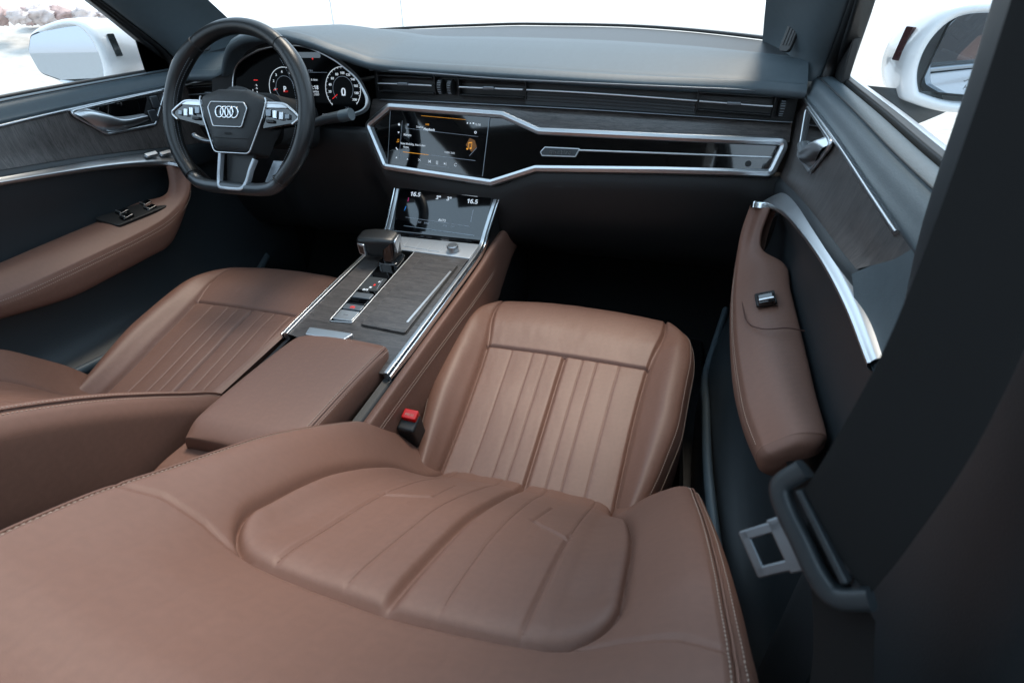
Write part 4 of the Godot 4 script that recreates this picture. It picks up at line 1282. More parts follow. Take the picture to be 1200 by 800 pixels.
	for i in 15:
		var f := i / 14.0
		var z := lerpf(lo, .792, f)
		var e := 1.0 - pow(absf(2 * f - 1), 10.0)     # rounded ends
		var y := .440 - .010 * (1.0 - e) + .004 * sin(PI * f)
		var w := .093 - .010 * pow(clampf((.545 - z) / .035, 0, 1), 2.0) - .003 * (1 - e)
		top.append([Vector3(-w + .004, y - .055, z), Vector3(-w, y - .040, z), Vector3(-w + .001, y - .012, z), Vector3(-w + .010, y - .001, z), Vector3(-w * .5, y + .003, z), Vector3(0, y + .004, z), Vector3(w * .5, y + .003, z), Vector3(w - .010, y - .001, z), Vector3(w - .001, y - .012, z), Vector3(w, y - .040, z), Vector3(w - .004, y - .055, z)])
	var ra := []
	for p in top[0]: ra.append(Vector3(p.x * .97, minf(p.y, .427) - .004, p.z - .005))
	var rb := []
	for p in top[0]: rb.append(Vector3(p.x * .96, .390, p.z + .002))
	top.push_front(ra)
	top.push_front(rb)
	var rc := []
	for p in top[top.size() - 1]: rc.append(Vector3(p.x * .98, minf(p.y, .428) - .004, p.z + .005))
	var rd := []
	for p in top[top.size() - 1]: rd.append(Vector3(p.x * .97, .392, p.z + .002))
	top.append(rc)
	top.append(rd)
	var ar := part("armrest", loft(top, 5, 3), M.leather, c)
	ar.position.x = .010
	var t1 := []
	var t2 := []
	for i in 12:
		var z := lerpf(.53, .785, i / 11.0)
		t1.append(Vector3(.0815, .4405 + .004 * sin(PI * (z - .513) / .305), z))
		t2.append(Vector3(.0895, .4345 + .004 * sin(PI * (z - .513) / .305), z))
	thread(ar, [crv(t1, 8), crv(t2, 8)], M.thread)
	part("armrest_seam", sweep(crv(t1, 6), ell(.0008, .0008, 6)), M.thread_dark, ar).position = Vector3(.004, -.0022, 0)
	part("latch", slab(rpoly([Vector2(-.075, .012), Vector2(.018, .012), Vector2(.008, -.010), Vector2(-.070, -.010)], .004), .008, .002, at.call(0, .512, .0125)), M.alu, c)
	var bx := []
	for z in [.52, .6, .7, .78, .83, .86, .875]:
		var y := .404 - .02 * pow(clampf((z - .83) / .045, 0, 1), 2.0)
		var q := .095
		bx.append([Vector3(-q, .02, z), Vector3(-q, y - .08, z), Vector3(-q + .002, y - .010, z), Vector3(-q + .012, y, z), Vector3(0, y + .003, z), Vector3(q - .012, y, z), Vector3(q - .002, y - .010, z), Vector3(q, y - .08, z), Vector3(q, .02, z)])
	part("console_box", loft(bx, 4, 4), M.leather, c)

# ------------------------------------------------------------ seats
func gr(d: float, w: float) -> float: return exp(-(d * d) / (w * w))

const RIBS := [.225, .40, .67]

func cush(u: float, v: float) -> Vector3:
	# u -2..2 across (|u| = 1 on the seams), v -1 front foot, 0 front edge, 1 cross seam, 2.3 under the backrest
	var a := absf(u)
	var sg := 1.0 if u >= 0.0 else -1.0
	var ws := ip([[-1, .170], [0, .181], [.3, .180], [1, .160], [1.5, .148], [2, .142], [2.3, .14]], v)
	var z := ip([[-1, .185], [-.6, .140], [-.3, .134], [0, .160], [.2, .195], [.6, .262], [1, .336], [1.5, .49], [2, .655], [2.3, .75]], v)
	var y := ip([[-1, .17], [-.6, .27], [-.3, .325], [-.1, .348], [0, .356], [.2, .363], [.6, .360], [1, .347], [1.5, .312], [2, .276], [2.3, .26]], v)
	var x: float
	if a <= 1.0:
		x = a * ws
		z -= .012 * (1.0 - a * a) * clampf(1.4 - v, 0, 1)
		y += .006 * (1.0 - a * a) * clampf(1.0 - v, 0, 1)
		# cross seam and pads
		var dv := (v - 1.0) * (.176 if v < 1.0 else .32)
		y -= .0065 * gr(dv, .0030)
		if v < 1.0 and v > -.3:
			y += .007 * sin(PI * clampf(v, 0, 1)) - .004 * gr(v * .17, .02) * 0.0
		y -= .006 * gr((a - 1.0) * ws, .0035)
		if v > 1.0:
			var h := 0.0
			var edges := [0.0, RIBS[0], RIBS[1], RIBS[2], 1.0]
			for i in 4:
				if a >= edges[i] and a <= edges[i + 1]:
					var f: float = (a - edges[i]) / (edges[i + 1] - edges[i])
					h = (.0006 + .0014 * (edges[i + 1] - edges[i])) * sqrt(maxf(0.0, 1.0 - pow(absf(2 * f - 1), 2.2)))
			y += h * smoothstep(1.0, 1.03, v)
			y -= .0065 * gr(a * ws, .0038)
			for r in RIBS: y -= .0008 * gr((a - r) * ws, .0016)
	else:
		var q := a - 1.0                                   # 0..1 over the bolster and down the side
		var wb := ip([[-1, .020], [-.3, .022], [0, .030], [.3, .052], [.6, .068], [1, .083], [1.4, .084], [1.7, .068], [2, .040], [2.3, .02]], v)
		var hb := ip([[-1, 0], [0, -.004], [.3, .004], [.6, .014], [1, .024], [1.5, .032], [2, .030], [2.3, .03]], v)
		var dx := ip([[0, 0], [.12, .20], [.30, .55], [.42, .80], [.50, .93], [.58, 1.0], [.70, 1.0], [1, .88]], q)
		var dy := ip([[0, 0], [.12, .35], [.30, .95], [.40, 1.0], [.48, .80], [.56, .30], [.66, -.6]], q)
		x = ws + wb * dx
		y += hb * dy if q < .60 else hb * .2
		var drop := ip([[0, 0], [.30, .0], [.42, .004], [.50, .012], [.58, .028], [.70, .07], [1, .19]], q)
		y = maxf(y - drop, .12 + .02 * (1.0 - q))
		z += .045 * q * clampf(.6 - v, 0, .8)
		y -= .006 * gr(q * .10, .0035)
		y += .0035 * sin(PI * clampf(q / .4, 0, 1))
		y -= .0022 * gr((q - .50) * .12, .0025)
	y += .0022 * nz2.get_noise_2d(x * sg * 1.3, z * 1.3) + .0006 * nz.get_noise_2d(x * sg * 2.0, z)
	return Vector3(x * sg, y, z)

const BB := Vector3(0, .28, .68)
const BU := Vector3(0, .5736, .8192)
const BN := Vector3(0, .8192, -.5736)

func bl(x: float, s: float, h: float) -> Vector3: return BB + Vector3(x, 0, 0) + BU * s + BN * h

func panel_d(x: float, s: float) -> float:
	# signed distance to the ribbed middle panel's outline (inside negative)
	var w := ip([[-.1, .135], [0, .142], [.12, .165], [.25, .172], [.42, .168]], s)
	var r := .055
	var qx := absf(x) - (w - r)
	var qy := s - (.416 - r)
	return Vector2(maxf(qx, 0), maxf(qy, 0)).length() + minf(maxf(qx, qy), 0.0) - r

func seg_d(p: Vector2, a: Vector2, b: Vector2) -> float:
	var t := clampf((p - a).dot(b - a) / (b - a).length_squared(), 0, 1)
	return p.distance_to(a + (b - a) * t)

func back_lines() -> Array:
	var L := [[Vector2(0, -.05), Vector2(0, .415), .0085, .0048]]
	for s in [-1.0, 1.0]:
		L.append([Vector2(.036 * s, -.05), Vector2(.040 * s, .414), .0010, .0020])
		L.append([Vector2(.112 * s, -.05), Vector2(.108 * s, .22), .0010, .0020])
		L.append([Vector2(.108 * s, .22), Vector2(.104 * s, .414), .0022, .0024])
		L.append([Vector2(.108 * s, .235), Vector2(.062 * s, .195), .0030, .003])
		L.append([Vector2(.062 * s, .195), Vector2(.068 * s, .10), .0014, .0020])
	return L

var BLINES := []

func back_h(x: float, s: float) -> float:
	var a := absf(x)
	var hb := ip([[-.08, .050], [0, .078], [.10, .100], [.22, .098], [.35, .084], [.45, .064], [.55, .040], [.64, .020]], s)
	var k := lerpf(smoothstep(.125, .230, a), clampf(a / .23, 0, 1.1) * clampf(a / .23, 0, 1.1), smoothstep(.34, .50, s))
	var h := .028 + .018 * sin(PI * clampf(s / .42, 0, 1)) * (1 - k) + hb * k * .80
	h += .004 * smoothstep(.38, .50, s) * (1.0 - smoothstep(.52, .64, s))
	var d := panel_d(x, s)
	if d < 0.0:
		h += .009 * (1.0 - exp(d / .016)) - .012 * exp(d / .0030)
		var p := Vector2(x, s)
		var dip := 0.0
		for l in BLINES: dip = maxf(dip, l[2] * gr(seg_d(p, l[0], l[1]), l[3]))
		h -= dip * (1.0 - exp(d / .008))
		# soft cushions between the lines
		h += .0012 * (absf(sin(PI * a / .074)) - .5) * (1.0 - exp(d / .02))
	else:
		h -= .012 * exp(-d / .0026)
	# crease from the panel's upper corners to the shoulders
	var cl := [Vector2(.130, .416), Vector2(.170, .420), Vector2(.206, .432), Vector2(.236, .455), Vector2(.262, .48)]
	var cd := 1.0
	for i in 4: cd = minf(cd, seg_d(Vector2(a, s), cl[i], cl[i + 1]))
	h -= .0022 * gr(cd, .0026) * smoothstep(.262, .20, a)
	h += .003 * nz2.get_noise_2d(x * 1.1 + 5.0, s * 1.1) + .0006 * nz.get_noise_2d(x, s + 3.0)
	return h

func back_point(u: float, v: float) -> Vector3:
	# u: |u| <= 1 front face to the crest (x = .25), 1..2 round the side to the back; v: s along the height, above .56 over the top
	var s := v
	var a := absf(u)
	var sg := 1.0 if u >= 0 else -1.0
	var wid := ip([[-.10, .185], [-.05, .208], [0, .222], [.08, .229], [.42, .229], [.52, .224], [.58, .208], [.62, .18], [.66, .15]], v)
	var top := clampf((v - .54) / .12, 0, 1)
	if a <= 1.0:
		var x := a * wid
		var h := back_h(x * sg, s)
		var e := Vector3.ZERO
		var p := bl(x * sg, minf(s, .60 + .04 * sin(PI * .5 * clampf((s - .60) / .06, 0, 1))), h - .09 * top * top)
		# the front of the lower end bends under
		return p
	var q := a - 1.0
	var hc := back_h(wid * sg, s) - .09 * top * top
	var dx := ip([[0, 0], [.10, .011], [.22, .020], [.35, .027], [.55, .028], [.75, .012], [.85, -.03], [1, -wid]], q)
	var hh := ip([[0, hc], [.10, hc - .004], [.22, hc - .013], [.35, hc - .032], [.55, lerpf(hc, -.11, .55)], [.75, -.095], [.85, -.112], [1, -.115]], q)
	hh -= .0025 * gr((q - .08) * .12, .003)
	var p2 := bl((wid + dx) * sg, minf(s, .64), minf(hh, hc))
	return p2

func seats() -> void:
	BLINES = back_lines()
	var t := thing("front_seat", "brown leather passenger seat, reclined, nearest in the picture", "car seat", Vector3(.367, 0, 0), "front seats")
	# ---- cushion
	var us := []
	for i in 49: us.append(-2.0 + i / 48.0)
	for i in range(1, 241): us.append(-1.0 + 2.0 * i / 240.0)
	for i in range(1, 49): us.append(1.0 + i / 48.0)
	var vs := []
	for i in 20: vs.append(-1.0 + i / 20.0)
	for i in 50: vs.append(.92 * i / 50.0)
	for i in 24: vs.append(.92 + .08 * i / 24.0)
	for i in 12: vs.append(1.0 + .05 * i / 12.0)
	for i in 90: vs.append(1.05 + 1.25 * i / 89.0)
	var rows := []
	for v in vs:
		var row := PackedVector3Array()
		for u in us: row.append(cush(u, v))
		rows.append(row)
	var pm := grid_parts(rows, func(i, j):
		var u: float = (us[j] + us[j + 1]) * .5
		var v: float = (vs[i] + vs[mini(i + 1, vs.size() - 1)]) * .5
		if u < -1.0: return "l"
		if u > 1.0: return "r"
		if v < 1.0: return "front"
		return "cl" if u < 0 else "cr")
	part("front_panel", pm["front"], M.leather_smooth, t)
	var bolster_l := part("side_bolster", pm["l"], M.leather_smooth, t)
	var bolster_r := part("side_bolster", pm["r"], M.leather_smooth, t)
	var pads := [part("cushion_pad", pm["cl"], M.leather_smooth, t), part("cushion_pad", pm["cr"], M.leather_smooth, t)]
	for sg in [-1.0, 1.0]:
		var ths := []
		for r in RIBS:
			var p := PackedVector3Array()
			for i in 90:
				var v := lerpf(1.03, 2.1, i / 89.0)
				p.append(cush(r * sg, v) + Vector3(0, .0003, 0))
			ths.append(p)
		thread(pads[0 if sg < 0 else 1], ths, M.leather, .0046, .0030, .00045)
		var e1 := PackedVector3Array()
		var e2 := PackedVector3Array()
		for i in 120:
			var v := lerpf(.12, 2.2, i / 119.0)
			e1.append(cush((1.455) * sg, v) + Vector3(0, .0004, 0))
			e2.append(cush((1.535) * sg, v) + Vector3(.0004 * sg, .0002, 0))
		thread(bolster_l if sg < 0 else bolster_r, [e1, e2], M.thread, .0044, .003, .0006)
	# ---- backrest
	us = []
	for i in 41: us.append(-2.0 + i / 40.0)
	for i in range(1, 301): us.append(-1.0 + 2.0 * i / 300.0)
	for i in range(1, 41): us.append(1.0 + i / 40.0)
	vs = []
	for i in 340: vs.append(-.09 + .75 * i / 339.0)
	rows = []
	for v in vs:
		var row := PackedVector3Array()
		for u in us: row.append(back_point(u, v))
		rows.append(row)
	pm = grid_parts(rows, func(i, j):
		var u: float = us[j]
		var v: float = vs[i]
		var wid := ip([[-.10, .185], [-.05, .208], [0, .222], [.08, .229], [.42, .229], [.52, .224], [.58, .208], [.62, .18], [.66, .15]], v)
		var x := clampf(u, -1, 1) * wid
		if absf(u) <= 1.0 and panel_d(x, v) < 0.0: return "panel_l" if x < 0 else "panel_r"
		if v > .43 + .1 * clampf((absf(x) - .17), 0, 1): return "upper"
		if absf(u) > 1.62: return "shell"
		return "l" if u < 0 else "r")
	var bp := [part("backrest_pad", pm["panel_l"], M.leather, t), part("backrest_pad", pm["panel_r"], M.leather, t)]
	var bb := [part("backrest_bolster", pm["l"], M.leather, t), part("backrest_bolster", pm["r"], M.leather, t)]
	var ub := part("upper_backrest", pm["upper"], M.leather, t)
	part("seat_back_shell", pm["shell"], M.leather, t)
	for k in 2:
		var sg: float = -1.0 if k == 0 else 1.0
		var ths := []
		for l in BLINES:
			if absf(l[0].x) < .01 or l[0].x * sg < 0: continue
			var p := PackedVector3Array()
			for i in 60:
				var q: Vector2 = l[0].lerp(l[1], i / 59.0)
				if panel_d(q.x, q.y) > -.004: continue
				p.append(bl(q.x, q.y, back_h(q.x, q.y) + .0003))
			if p.size() > 2: ths.append(p)
		thread(bp[k], ths, M.leather, .0046, .003, .00045)
		var e1 := PackedVector3Array()
		var e2 := PackedVector3Array()
		for i in 120:
			var v := lerpf(-.02, .56, i / 119.0)
			e1.append(back_point(1.03 * sg, v) + BN * .0003)
			e2.append(back_point(1.13 * sg, v) + BN * .0003)
		thread(bb[k], [e1, e2], M.thread, .0044, .003, .0006)
		part("piping", sweep(e1, ell(.0012, .0012, 6), BN), M.leather, bb[k]).position = Vector3(.004 * sg, -.0008, 0)
	# headrest above the backrest, on two posts
	var hr := []
	for q in [[-.115, .55], [-.108, .85], [-.09, .97], [-.05, 1.0], [0.0, 1.0], [.05, 1.0], [.09, .97], [.108, .85], [.115, .55]]:
		var row := PackedVector3Array()
		for p in rrect(.085 * q[1], .15 * q[1], .03, 5): row.append(bl(q[0], .775 + p.y, -.055 + p.x))
		hr.append(row)
	var cap := []
	for e in [0, hr.size() - 1]:
		var c := PackedVector3Array()
		c.resize(hr[0].size()); c.fill(bl(hr[e][0].x * 1.02, .775, -.055))
		cap.append(c)
	hr.push_front(cap[0]); hr.append(cap[1])
	var hd := part("headrest", grid(hr, true), M.leather, t)
	for sg in [-1.0, 1.0]: part("headrest_post", sweep(PackedVector3Array([bl(.06 * sg, .58, -.055), bl(.06 * sg, .72, -.055)]), ell(.006, .006, 12), BN), M.chrome, hd)
	# plastic base, rails
	part("seat_base", box(Vector3(-.215, .06, .20), Vector3(.215, .20, .70), .02), M.plastic, t)
	for sg in [-1.0, 1.0]:
		part("side_shield", loft([[Vector3(.228 * sg, .20, .20), Vector3(.240 * sg, .16, .20), Vector3(.235 * sg, .08, .20)], [Vector3(.236 * sg, .24, .45), Vector3(.252 * sg, .17, .45), Vector3(.245 * sg, .06, .45)], [Vector3(.236 * sg, .26, .72), Vector3(.255 * sg, .18, .72), Vector3(.248 * sg, .06, .72)]], 5, 5), M.plastic, t)
		part("seat_rail", box(Vector3(.19 * sg - .02, .0, .10), Vector3(.19 * sg + .02, .06, .80), .004), M.plastic, t)
	# the driver's seat is the same seat
	var dr: Node3D = t.duplicate()
	dr.name = numbered("front_seat")
	add_child(dr)
	dr.position = Vector3(-.367, 0, 0)
	dr.set_meta("label", "brown leather driver's seat beyond the armrest")
	# rear bench, seen in the passenger's mirror
	var rb := thing("rear_bench", "brown leather rear bench behind the front seats", "car seat")
	var rows2 := []
	for i in 25:
		var x := -.64 + 1.28 * i / 24.0
		var b := .03 * cos(x / .64 * PI * 2.0)
		rows2.append([Vector3(x, .10, 1.42), Vector3(x, .29, 1.40), Vector3(x, .34, 1.44), Vector3(x, .325 - b * .4, 1.62), Vector3(x, .30 - b * .5, 1.84), Vector3(x, .36, 1.90 + b), Vector3(x, .60, 1.94 + b), Vector3(x, .84, 2.00 + b), Vector3(x, .88, 2.05), Vector3(x, .80, 2.12)])
	part("upholstery", loft(rows2, 5, 2), M.leather, rb)
	for x in [-.36, .36]:
		part("headrest", block(Vector3(.24, .15, .09), .03, frame(Vector3(x, .97, 2.04), Vector3(0, .25, -1))), M.leather, rb)
	# buckle beside the passenger cushion
	var bk := thing("belt_buckle", "black seat belt buckle with red button beside the console", "buckle")
	var bx := frame(Vector3(.168, .365, .610), Vector3(.05, .86, .28), Vector3(0, .28, -.86))
	part("buckle_body", block(Vector3(.031, .034, .10), .005, bx.translated_local(Vector3(0, -.002, -.054))), M.plastic, bk)
	part("release_button", slab(rrect(.025, .018, .003), .012, .002, bx.translated_local(Vector3(0, .008, .004))), M.red, bk)
	words("PRESS", .004, bx.translated_local(Vector3(0, .006, .0042)), M.thread, bk)
	part("buckle_stalk", sweep(crv([bx * Vector3(0, 0, -.09), Vector3(.172, .20, .66), Vector3(.172, .05, .70)], 5), rrect(.026, .010, .003), Vector3(0, 0, 1)), M.plastic, bk)

# ------------------------------------------------------------ steering wheel
func steering_wheel() -> void:
	var w := thing("steering_wheel", "black leather steering wheel with flat bottom and silver ringed hub", "steering wheel", Vector3(-.357, .752, .235))
	w.rotation.x = deg_to_rad(-23)
	# rim
	var pts := []
	for i in 25:
		var a := deg_to_rad(-44 + 268.0 * i / 24.0)
		pts.append(Vector3(cos(a) * .168, sin(a) * .168, 0))
	pts.append(Vector3(-.098, -.139, .0)); pts.append(Vector3(-.070, -.1465, .0)); pts.append(Vector3(-.03, -.148, 0)); pts.append(Vector3(.03, -.148, 0)); pts.append(Vector3(.070, -.1465, .0)); pts.append(Vector3(.098, -.139, .0))
	var rp := crv(pts, 5, true)
	var n := rp.size()
	var prof := ell(.0148, .0168, 20)
	var pick := func(i, _j):
		var y: float = rp[i % n].y
		return "low" if y < -.128 else "rim"
	var rows := []
	for i in n + 1:
		var p: Vector3 = rp[i % n]
		var t := (rp[(i + 1) % n] - rp[(i - 1 + n) % n]).normalized()
		var s := t.cross(Vector3(0, 0, 1)).normalized()
		var ang := atan2(p.y, absf(p.x))
		var k := 1.0 + .14 * gr(ang - .62, .22) + .06 * gr(ang + .25, .3)
		if p.y < -.128: k = .90
		for g in [[.95]]:
			if absf(ang - g[0]) < .014: k *= .96
		var row := PackedVector3Array()
		for q in prof: row.append(p + s * q.x * k + Vector3(0, 0, q.y * k))
		rows.append(row)
	var pm := grid_parts(rows, pick, true)
	var rim := part("rim", pm["rim"], M.wheel, w)
	var low := part("rim_foot", pm["low"], M.rim_foot, w)
	# thread along the inner side
	var th := []
	for k in [-.004, .004]:
		var p := PackedVector3Array()
		for i in n:
			var q: Vector3 = rp[i]
			if q.y > .10 or q.y < -.125: continue
			pass
		for half in [-1.0, 1.0]:
			var pp := PackedVector3Array()
			for i in 40:
				var a := lerpf(-.70, .75, i / 39.0)
				var kk := 1.0 + .14 * gr(a - .62, .22) + .06 * gr(a + .25, .3)
				var r := .168 - .0149 * kk
				pp.append(Vector3(cos(a) * r * half, sin(a) * r, k + .006))
			th.append(pp)
	thread(rim, th, M.thread_grey, .0045, .003, .0006)
	# seams where the leather panels of the rim meet
	for a in [.92, PI - .92, -.86, PI + .86]:
		var ring := PackedVector3Array()
		for k in 20:
			var e := TAU * k / 20.0
			var r := .168 + cos(e) * .0154
			if absf(a) > 2.0 or a < 0.0: r = .168 + cos(e) * .0151
			ring.append(Vector3(cos(a) * r, sin(a) * r, sin(e) * .0173))
		part("rim_seam", sweep(ring, ell(.0009, .0009, 6), Vector3(-sin(a), cos(a), 0), true), M.black, rim)
	# hub
	var hp := rpoly([Vector2(-.083, .030), Vector2(-.035, .046), Vector2(.035, .046), Vector2(.083, .030), Vector2(.072, -.010), Vector2(.043, -.078), Vector2(-.043, -.078), Vector2(-.072, -.010)], .014, 5)
	var hub := part("airbag_cover", dome(hp, .050, .018, Transform3D(Basis.IDENTITY, Vector3(0, 0, .004))), M.soft_dark, w)
	var edge := PackedVector3Array()
	for q in hp:
		if q.y < .030: edge.append(Vector3(q.x * 1.012, q.y * 1.012, .012))
	# order so the open side is at the top
	var st := 0
	for i in edge.size():
		if edge[i].distance_to(edge[(i - 1 + edge.size()) % edge.size()]) > .12: st = i
	var ed := PackedVector3Array()
	for i in edge.size(): ed.append(edge[(st + i) % edge.size()])
	part("bright_edge", sweep(ed, ell(.0016, .0016, 8), Vector3(0, 0, 1)), M.alu, w)
	# emblem field
	var f := Transform3D(Basis.IDENTITY, Vector3(-.001, -.004, .0235))
	var ep := rpoly([Vector2(-.048, .010), Vector2(-.040, .021), Vector2(.040, .021), Vector2(.048, .010), Vector2(.035, -.026), Vector2(-.035, -.026)], .006, 4)
	part("emblem_field", slab(ep, .006, .001, f), M.plastic_grey, hub)
	var el := PackedVector3Array()
	for q in ep: el.append(f * Vector3(q.x, q.y, .0))
	part("emblem_outline", sweep(el, ell(.0013, .0013, 8), Vector3(0, 0, 1), true), M.alu, hub)
	for i in 4:
		var c := f * Vector3(-.0174 + .0116 * i, .0015, .0012)
		var rp2 := PackedVector3Array()
		for k in 28: rp2.append(c + Vector3(cos(TAU * k / 28.0) * .0098, sin(TAU * k / 28.0) * .0106, (.0004 if i % 2 == 0 else -.0004)))
		part("emblem_ring", sweep(rp2, ell(.0017, .0013, 8), Vector3(0, 0, 1), true), M.chrome, hub)
	words("AIRBAG", .0042, Transform3D(Basis.IDENTITY, Vector3(0, -.043, .0215)), M.ink, hub)
	for s in [-1.0, 1.0]: glyph("down", .004, Transform3D(Basis.IDENTITY, Vector3(.058 * s, .016, .0185)), M.ink, hub)
	var cr := PackedVector3Array([Vector3(-.048, -.0505, .0198), Vector3(-.03, -.0515, .0215), Vector3(.03, -.0515, .0215), Vector3(.048, -.0505, .0198)])
	part("cover_seam", sweep(cr, ell(.0007, .0005, 6), Vector3(0, 0, 1)), M.black, hub)
	# side spokes with key fields
	for s in [-1.0, 1.0]:
		var wing := []
		for q in [Vector2(.074, .020), Vector2(.122, .019), Vector2(.150, .002), Vector2(.156, -.006), Vector2(.140, -.018), Vector2(.070, -.030)]: wing.append(Vector2(q.x * s, q.y))
		var wp := rpoly(wing, .004, 3)
		var sp := part("spoke", slab(wp, .016, .003, Transform3D(Basis.IDENTITY, Vector3(0, 0, .008))), M.gloss, w)
		var top := PackedVector3Array()
		for q in [Vector2(.076, .021), Vector2(.100, .0215), Vector2(.122, .020), Vector2(.137, .012), Vector2(.150, .003), Vector2(.157, -.005), Vector2(.142, -.017)]: top.append(Vector3(q.x * s, q.y, .008))
		part("spoke_trim", sweep(crv(Array(top), 4), rrect(.0045, .006, .0015, 2), Vector3(0, 0, 1)), M.alu, sp)
		part("spoke_cover", slab(rpoly([Vector2(.074 * s, .022), Vector2(.118 * s, .021), Vector2(.134 * s, .012), Vector2(.078 * s, .011)], .002), .006, .0015, Transform3D(Basis.IDENTITY, Vector3(0, 0, .0105))), M.alu, sp)
		for q in [[.088, .002, .012, .014, "alu_dark"], [.104, -.001, .013, .013, "plastic"], [.118, -.003, .010, .015, "alu"], [.132, -.004, .010, .010, "alu_dark"], [.092, -.014, .018, .006, "plastic"]]:
			part("wheel_key", block(Vector3(q[2], q[3], .006), .0015, Transform3D(Basis.IDENTITY, Vector3(q[0] * s, q[1], .010))), M[q[4]], sp)
		part("roller", sweep(PackedVector3Array([Vector3(.103 * s, -.008, .010), Vector3(.103 * s, .006, .010)]), ell(.0055, .0055, 12), Vector3(0, 0, 1)), M.chrome, sp)
	# lower spoke: bright U with dark infill
	var u := crv([Vector3(-.031, -.080, .006), Vector3(-.033, -.110, .006), Vector3(-.034, -.134, .006), Vector3(-.028, -.1485, .010), Vector3(-.010, -.151, .013), Vector3(.010, -.151, .013), Vector3(.028, -.1485, .010), Vector3(.036, -.134, .006), Vector3(.044, -.110, .006), Vector3(.052, -.088, .004)], 6)
	part("lower_spoke", sweep(u, rrect(.007, .012, .002, 2), Vector3(0, 0, 1)), M.satin, w)
	part("spoke_infill", slab(rpoly([Vector2(-.028, -.07), Vector2(.040, -.07), Vector2(.030, -.143), Vector2(-.028, -.143)], .004), .006, .001, Transform3D(Basis.IDENTITY, Vector3(0, 0, -.006))), M.black, w)
	part("foot_trim", slab(rpoly([Vector2(.070, -.084), Vector2(.094, -.084), Vector2(.068, -.131), Vector2(.050, -.130)], .002), .004, .001, Transform3D(Basis.IDENTITY, Vector3(.004, 0, -.022))), M.alu_dark, w)
	part("column_hub", sweep(PackedVector3Array([Vector3(0, 0, .0), Vector3(0, 0, -.03), Vector3(0, 0, -.07)]), ell(.055, .055, 20), Vector3(0, 1, 0)), M.plastic, w)
	var lv := crv([Vector3(-.060, -.050, -.03), Vector3(-.10, -.052, -.025), Vector3(-.122, -.046, -.02), Vector3(-.128, -.040, -.018)], 5)
	part("cruise_lever", sweep(lv, ell(.005, .006, 10), Vector3(0, 0, 1)), M.alu_dark, w)

# plate with a domed face: rings shrink to the middle while rising
func dome(poly: PackedVector2Array, depth: float, rise: float, xf: Transform3D) -> ArrayMesh:
	var rows := []
	for k in [[1.0, -depth], [1.0, -.004], [.985, .003], [.95, .008], [.85, .0125], [.7, .0155], [.5, .0172], [.25, .018], [0.0, .018]]:
		var row := PackedVector3Array()
		for q in poly: row.append(xf * Vector3(q.x * k[0], q.y * k[0], k[1] * (rise / .018) if k[1] > 0 else k[1]))
		rows.append(row)
	return grid(rows, true)

# ------------------------------------------------------------ hanging belt
func belts() -> void:
	var b := thing("seat_belt", "black seat belt hanging at the passenger's side with metal tongue", "seat belt")
	# ribbon: centre line and width direction
	var pts := [[Vector3(.655, 1.06, .90), Vector3(.30, -.15, .94)], [Vector3(.652, .96, .935), Vector3(.50, -.35, .79)], [Vector3(.648, .88, .965), Vector3(.60, -.44, .67)], [Vector3(.640, .80, .991), Vector3(.61, -.45, .655)], [Vector3(.630, .745, 1.003), Vector3(.60, -.46, .65)], [Vector3(.624, .712, 1.006), Vector3(.60, -.46, .65)]]
	var c := []
	var wd := []
	for q in pts:
		c.append(q[0]); wd.append(q[1].normalized())
	var cc := crv(c, 8)
	var ww := crv(wd, 8)
	var rows := []
	for i in cc.size():
		var row := PackedVector3Array()
		for k in 9: row.append(cc[i] + ww[i].normalized() * .0475 * (k / 8.0 - .5))
		rows.append(row)
	var n0 := (cc[20] - cc[24]).cross(ww[22]).normalized()
	var back := []
	for r in rows:
		var row := PackedVector3Array()
		for p in r: row.append(p + n0 * .0014)
		back.append(row)
	var all := []
	for i in rows.size():
		var row := PackedVector3Array(rows[i])
		var rv: PackedVector3Array = back[i].duplicate()
		rv.reverse()
		row.append_array(rv)
		all.append(row)
	part("webbing", grid(all, true), M.webbing, b)
	# lap part, from the tongue down to its anchor on the sill
	var lap := []
	for q in [[Vector3(.628, .705, 1.012), Vector3(.60, -.46, .65)], [Vector3(.650, .60, 1.03), Vector3(.4, -.2, .9)], [Vector3(.672, .40, .98), Vector3(.1, 0, 1)], [Vector3(.675, .10, .90), Vector3(0, 0, 1)]]:
		var d: Vector3 = q[1].normalized()
		lap.append([q[0] - d * .0235, q[0], q[0] + d * .0235])
	part("lap_webbing", loft(lap, 2, 8), M.webbing, b)
	# tongue: plastic bar across the ribbon, steel blade with a square hole
	var o := Vector3(.6185, .713, 1.003)
	var wdv := Vector3(.46, -.50, .66).normalized()
	var al := Vector3(-.62, -.66, -.10)
	al = (al - wdv * al.dot(wdv)).normalized()
	var nn := wdv.cross(al).normalized()
	if nn.z < 0: nn = -nn
	var tx := Transform3D(Basis(al.cross(nn) * -1.0, al, nn), o)
	tx.basis = Basis(al.cross(nn), al, nn)
	tongue(b, tx * Transform3D(Basis.from_scale(Vector3.ONE * .86), Vector3.ZERO))

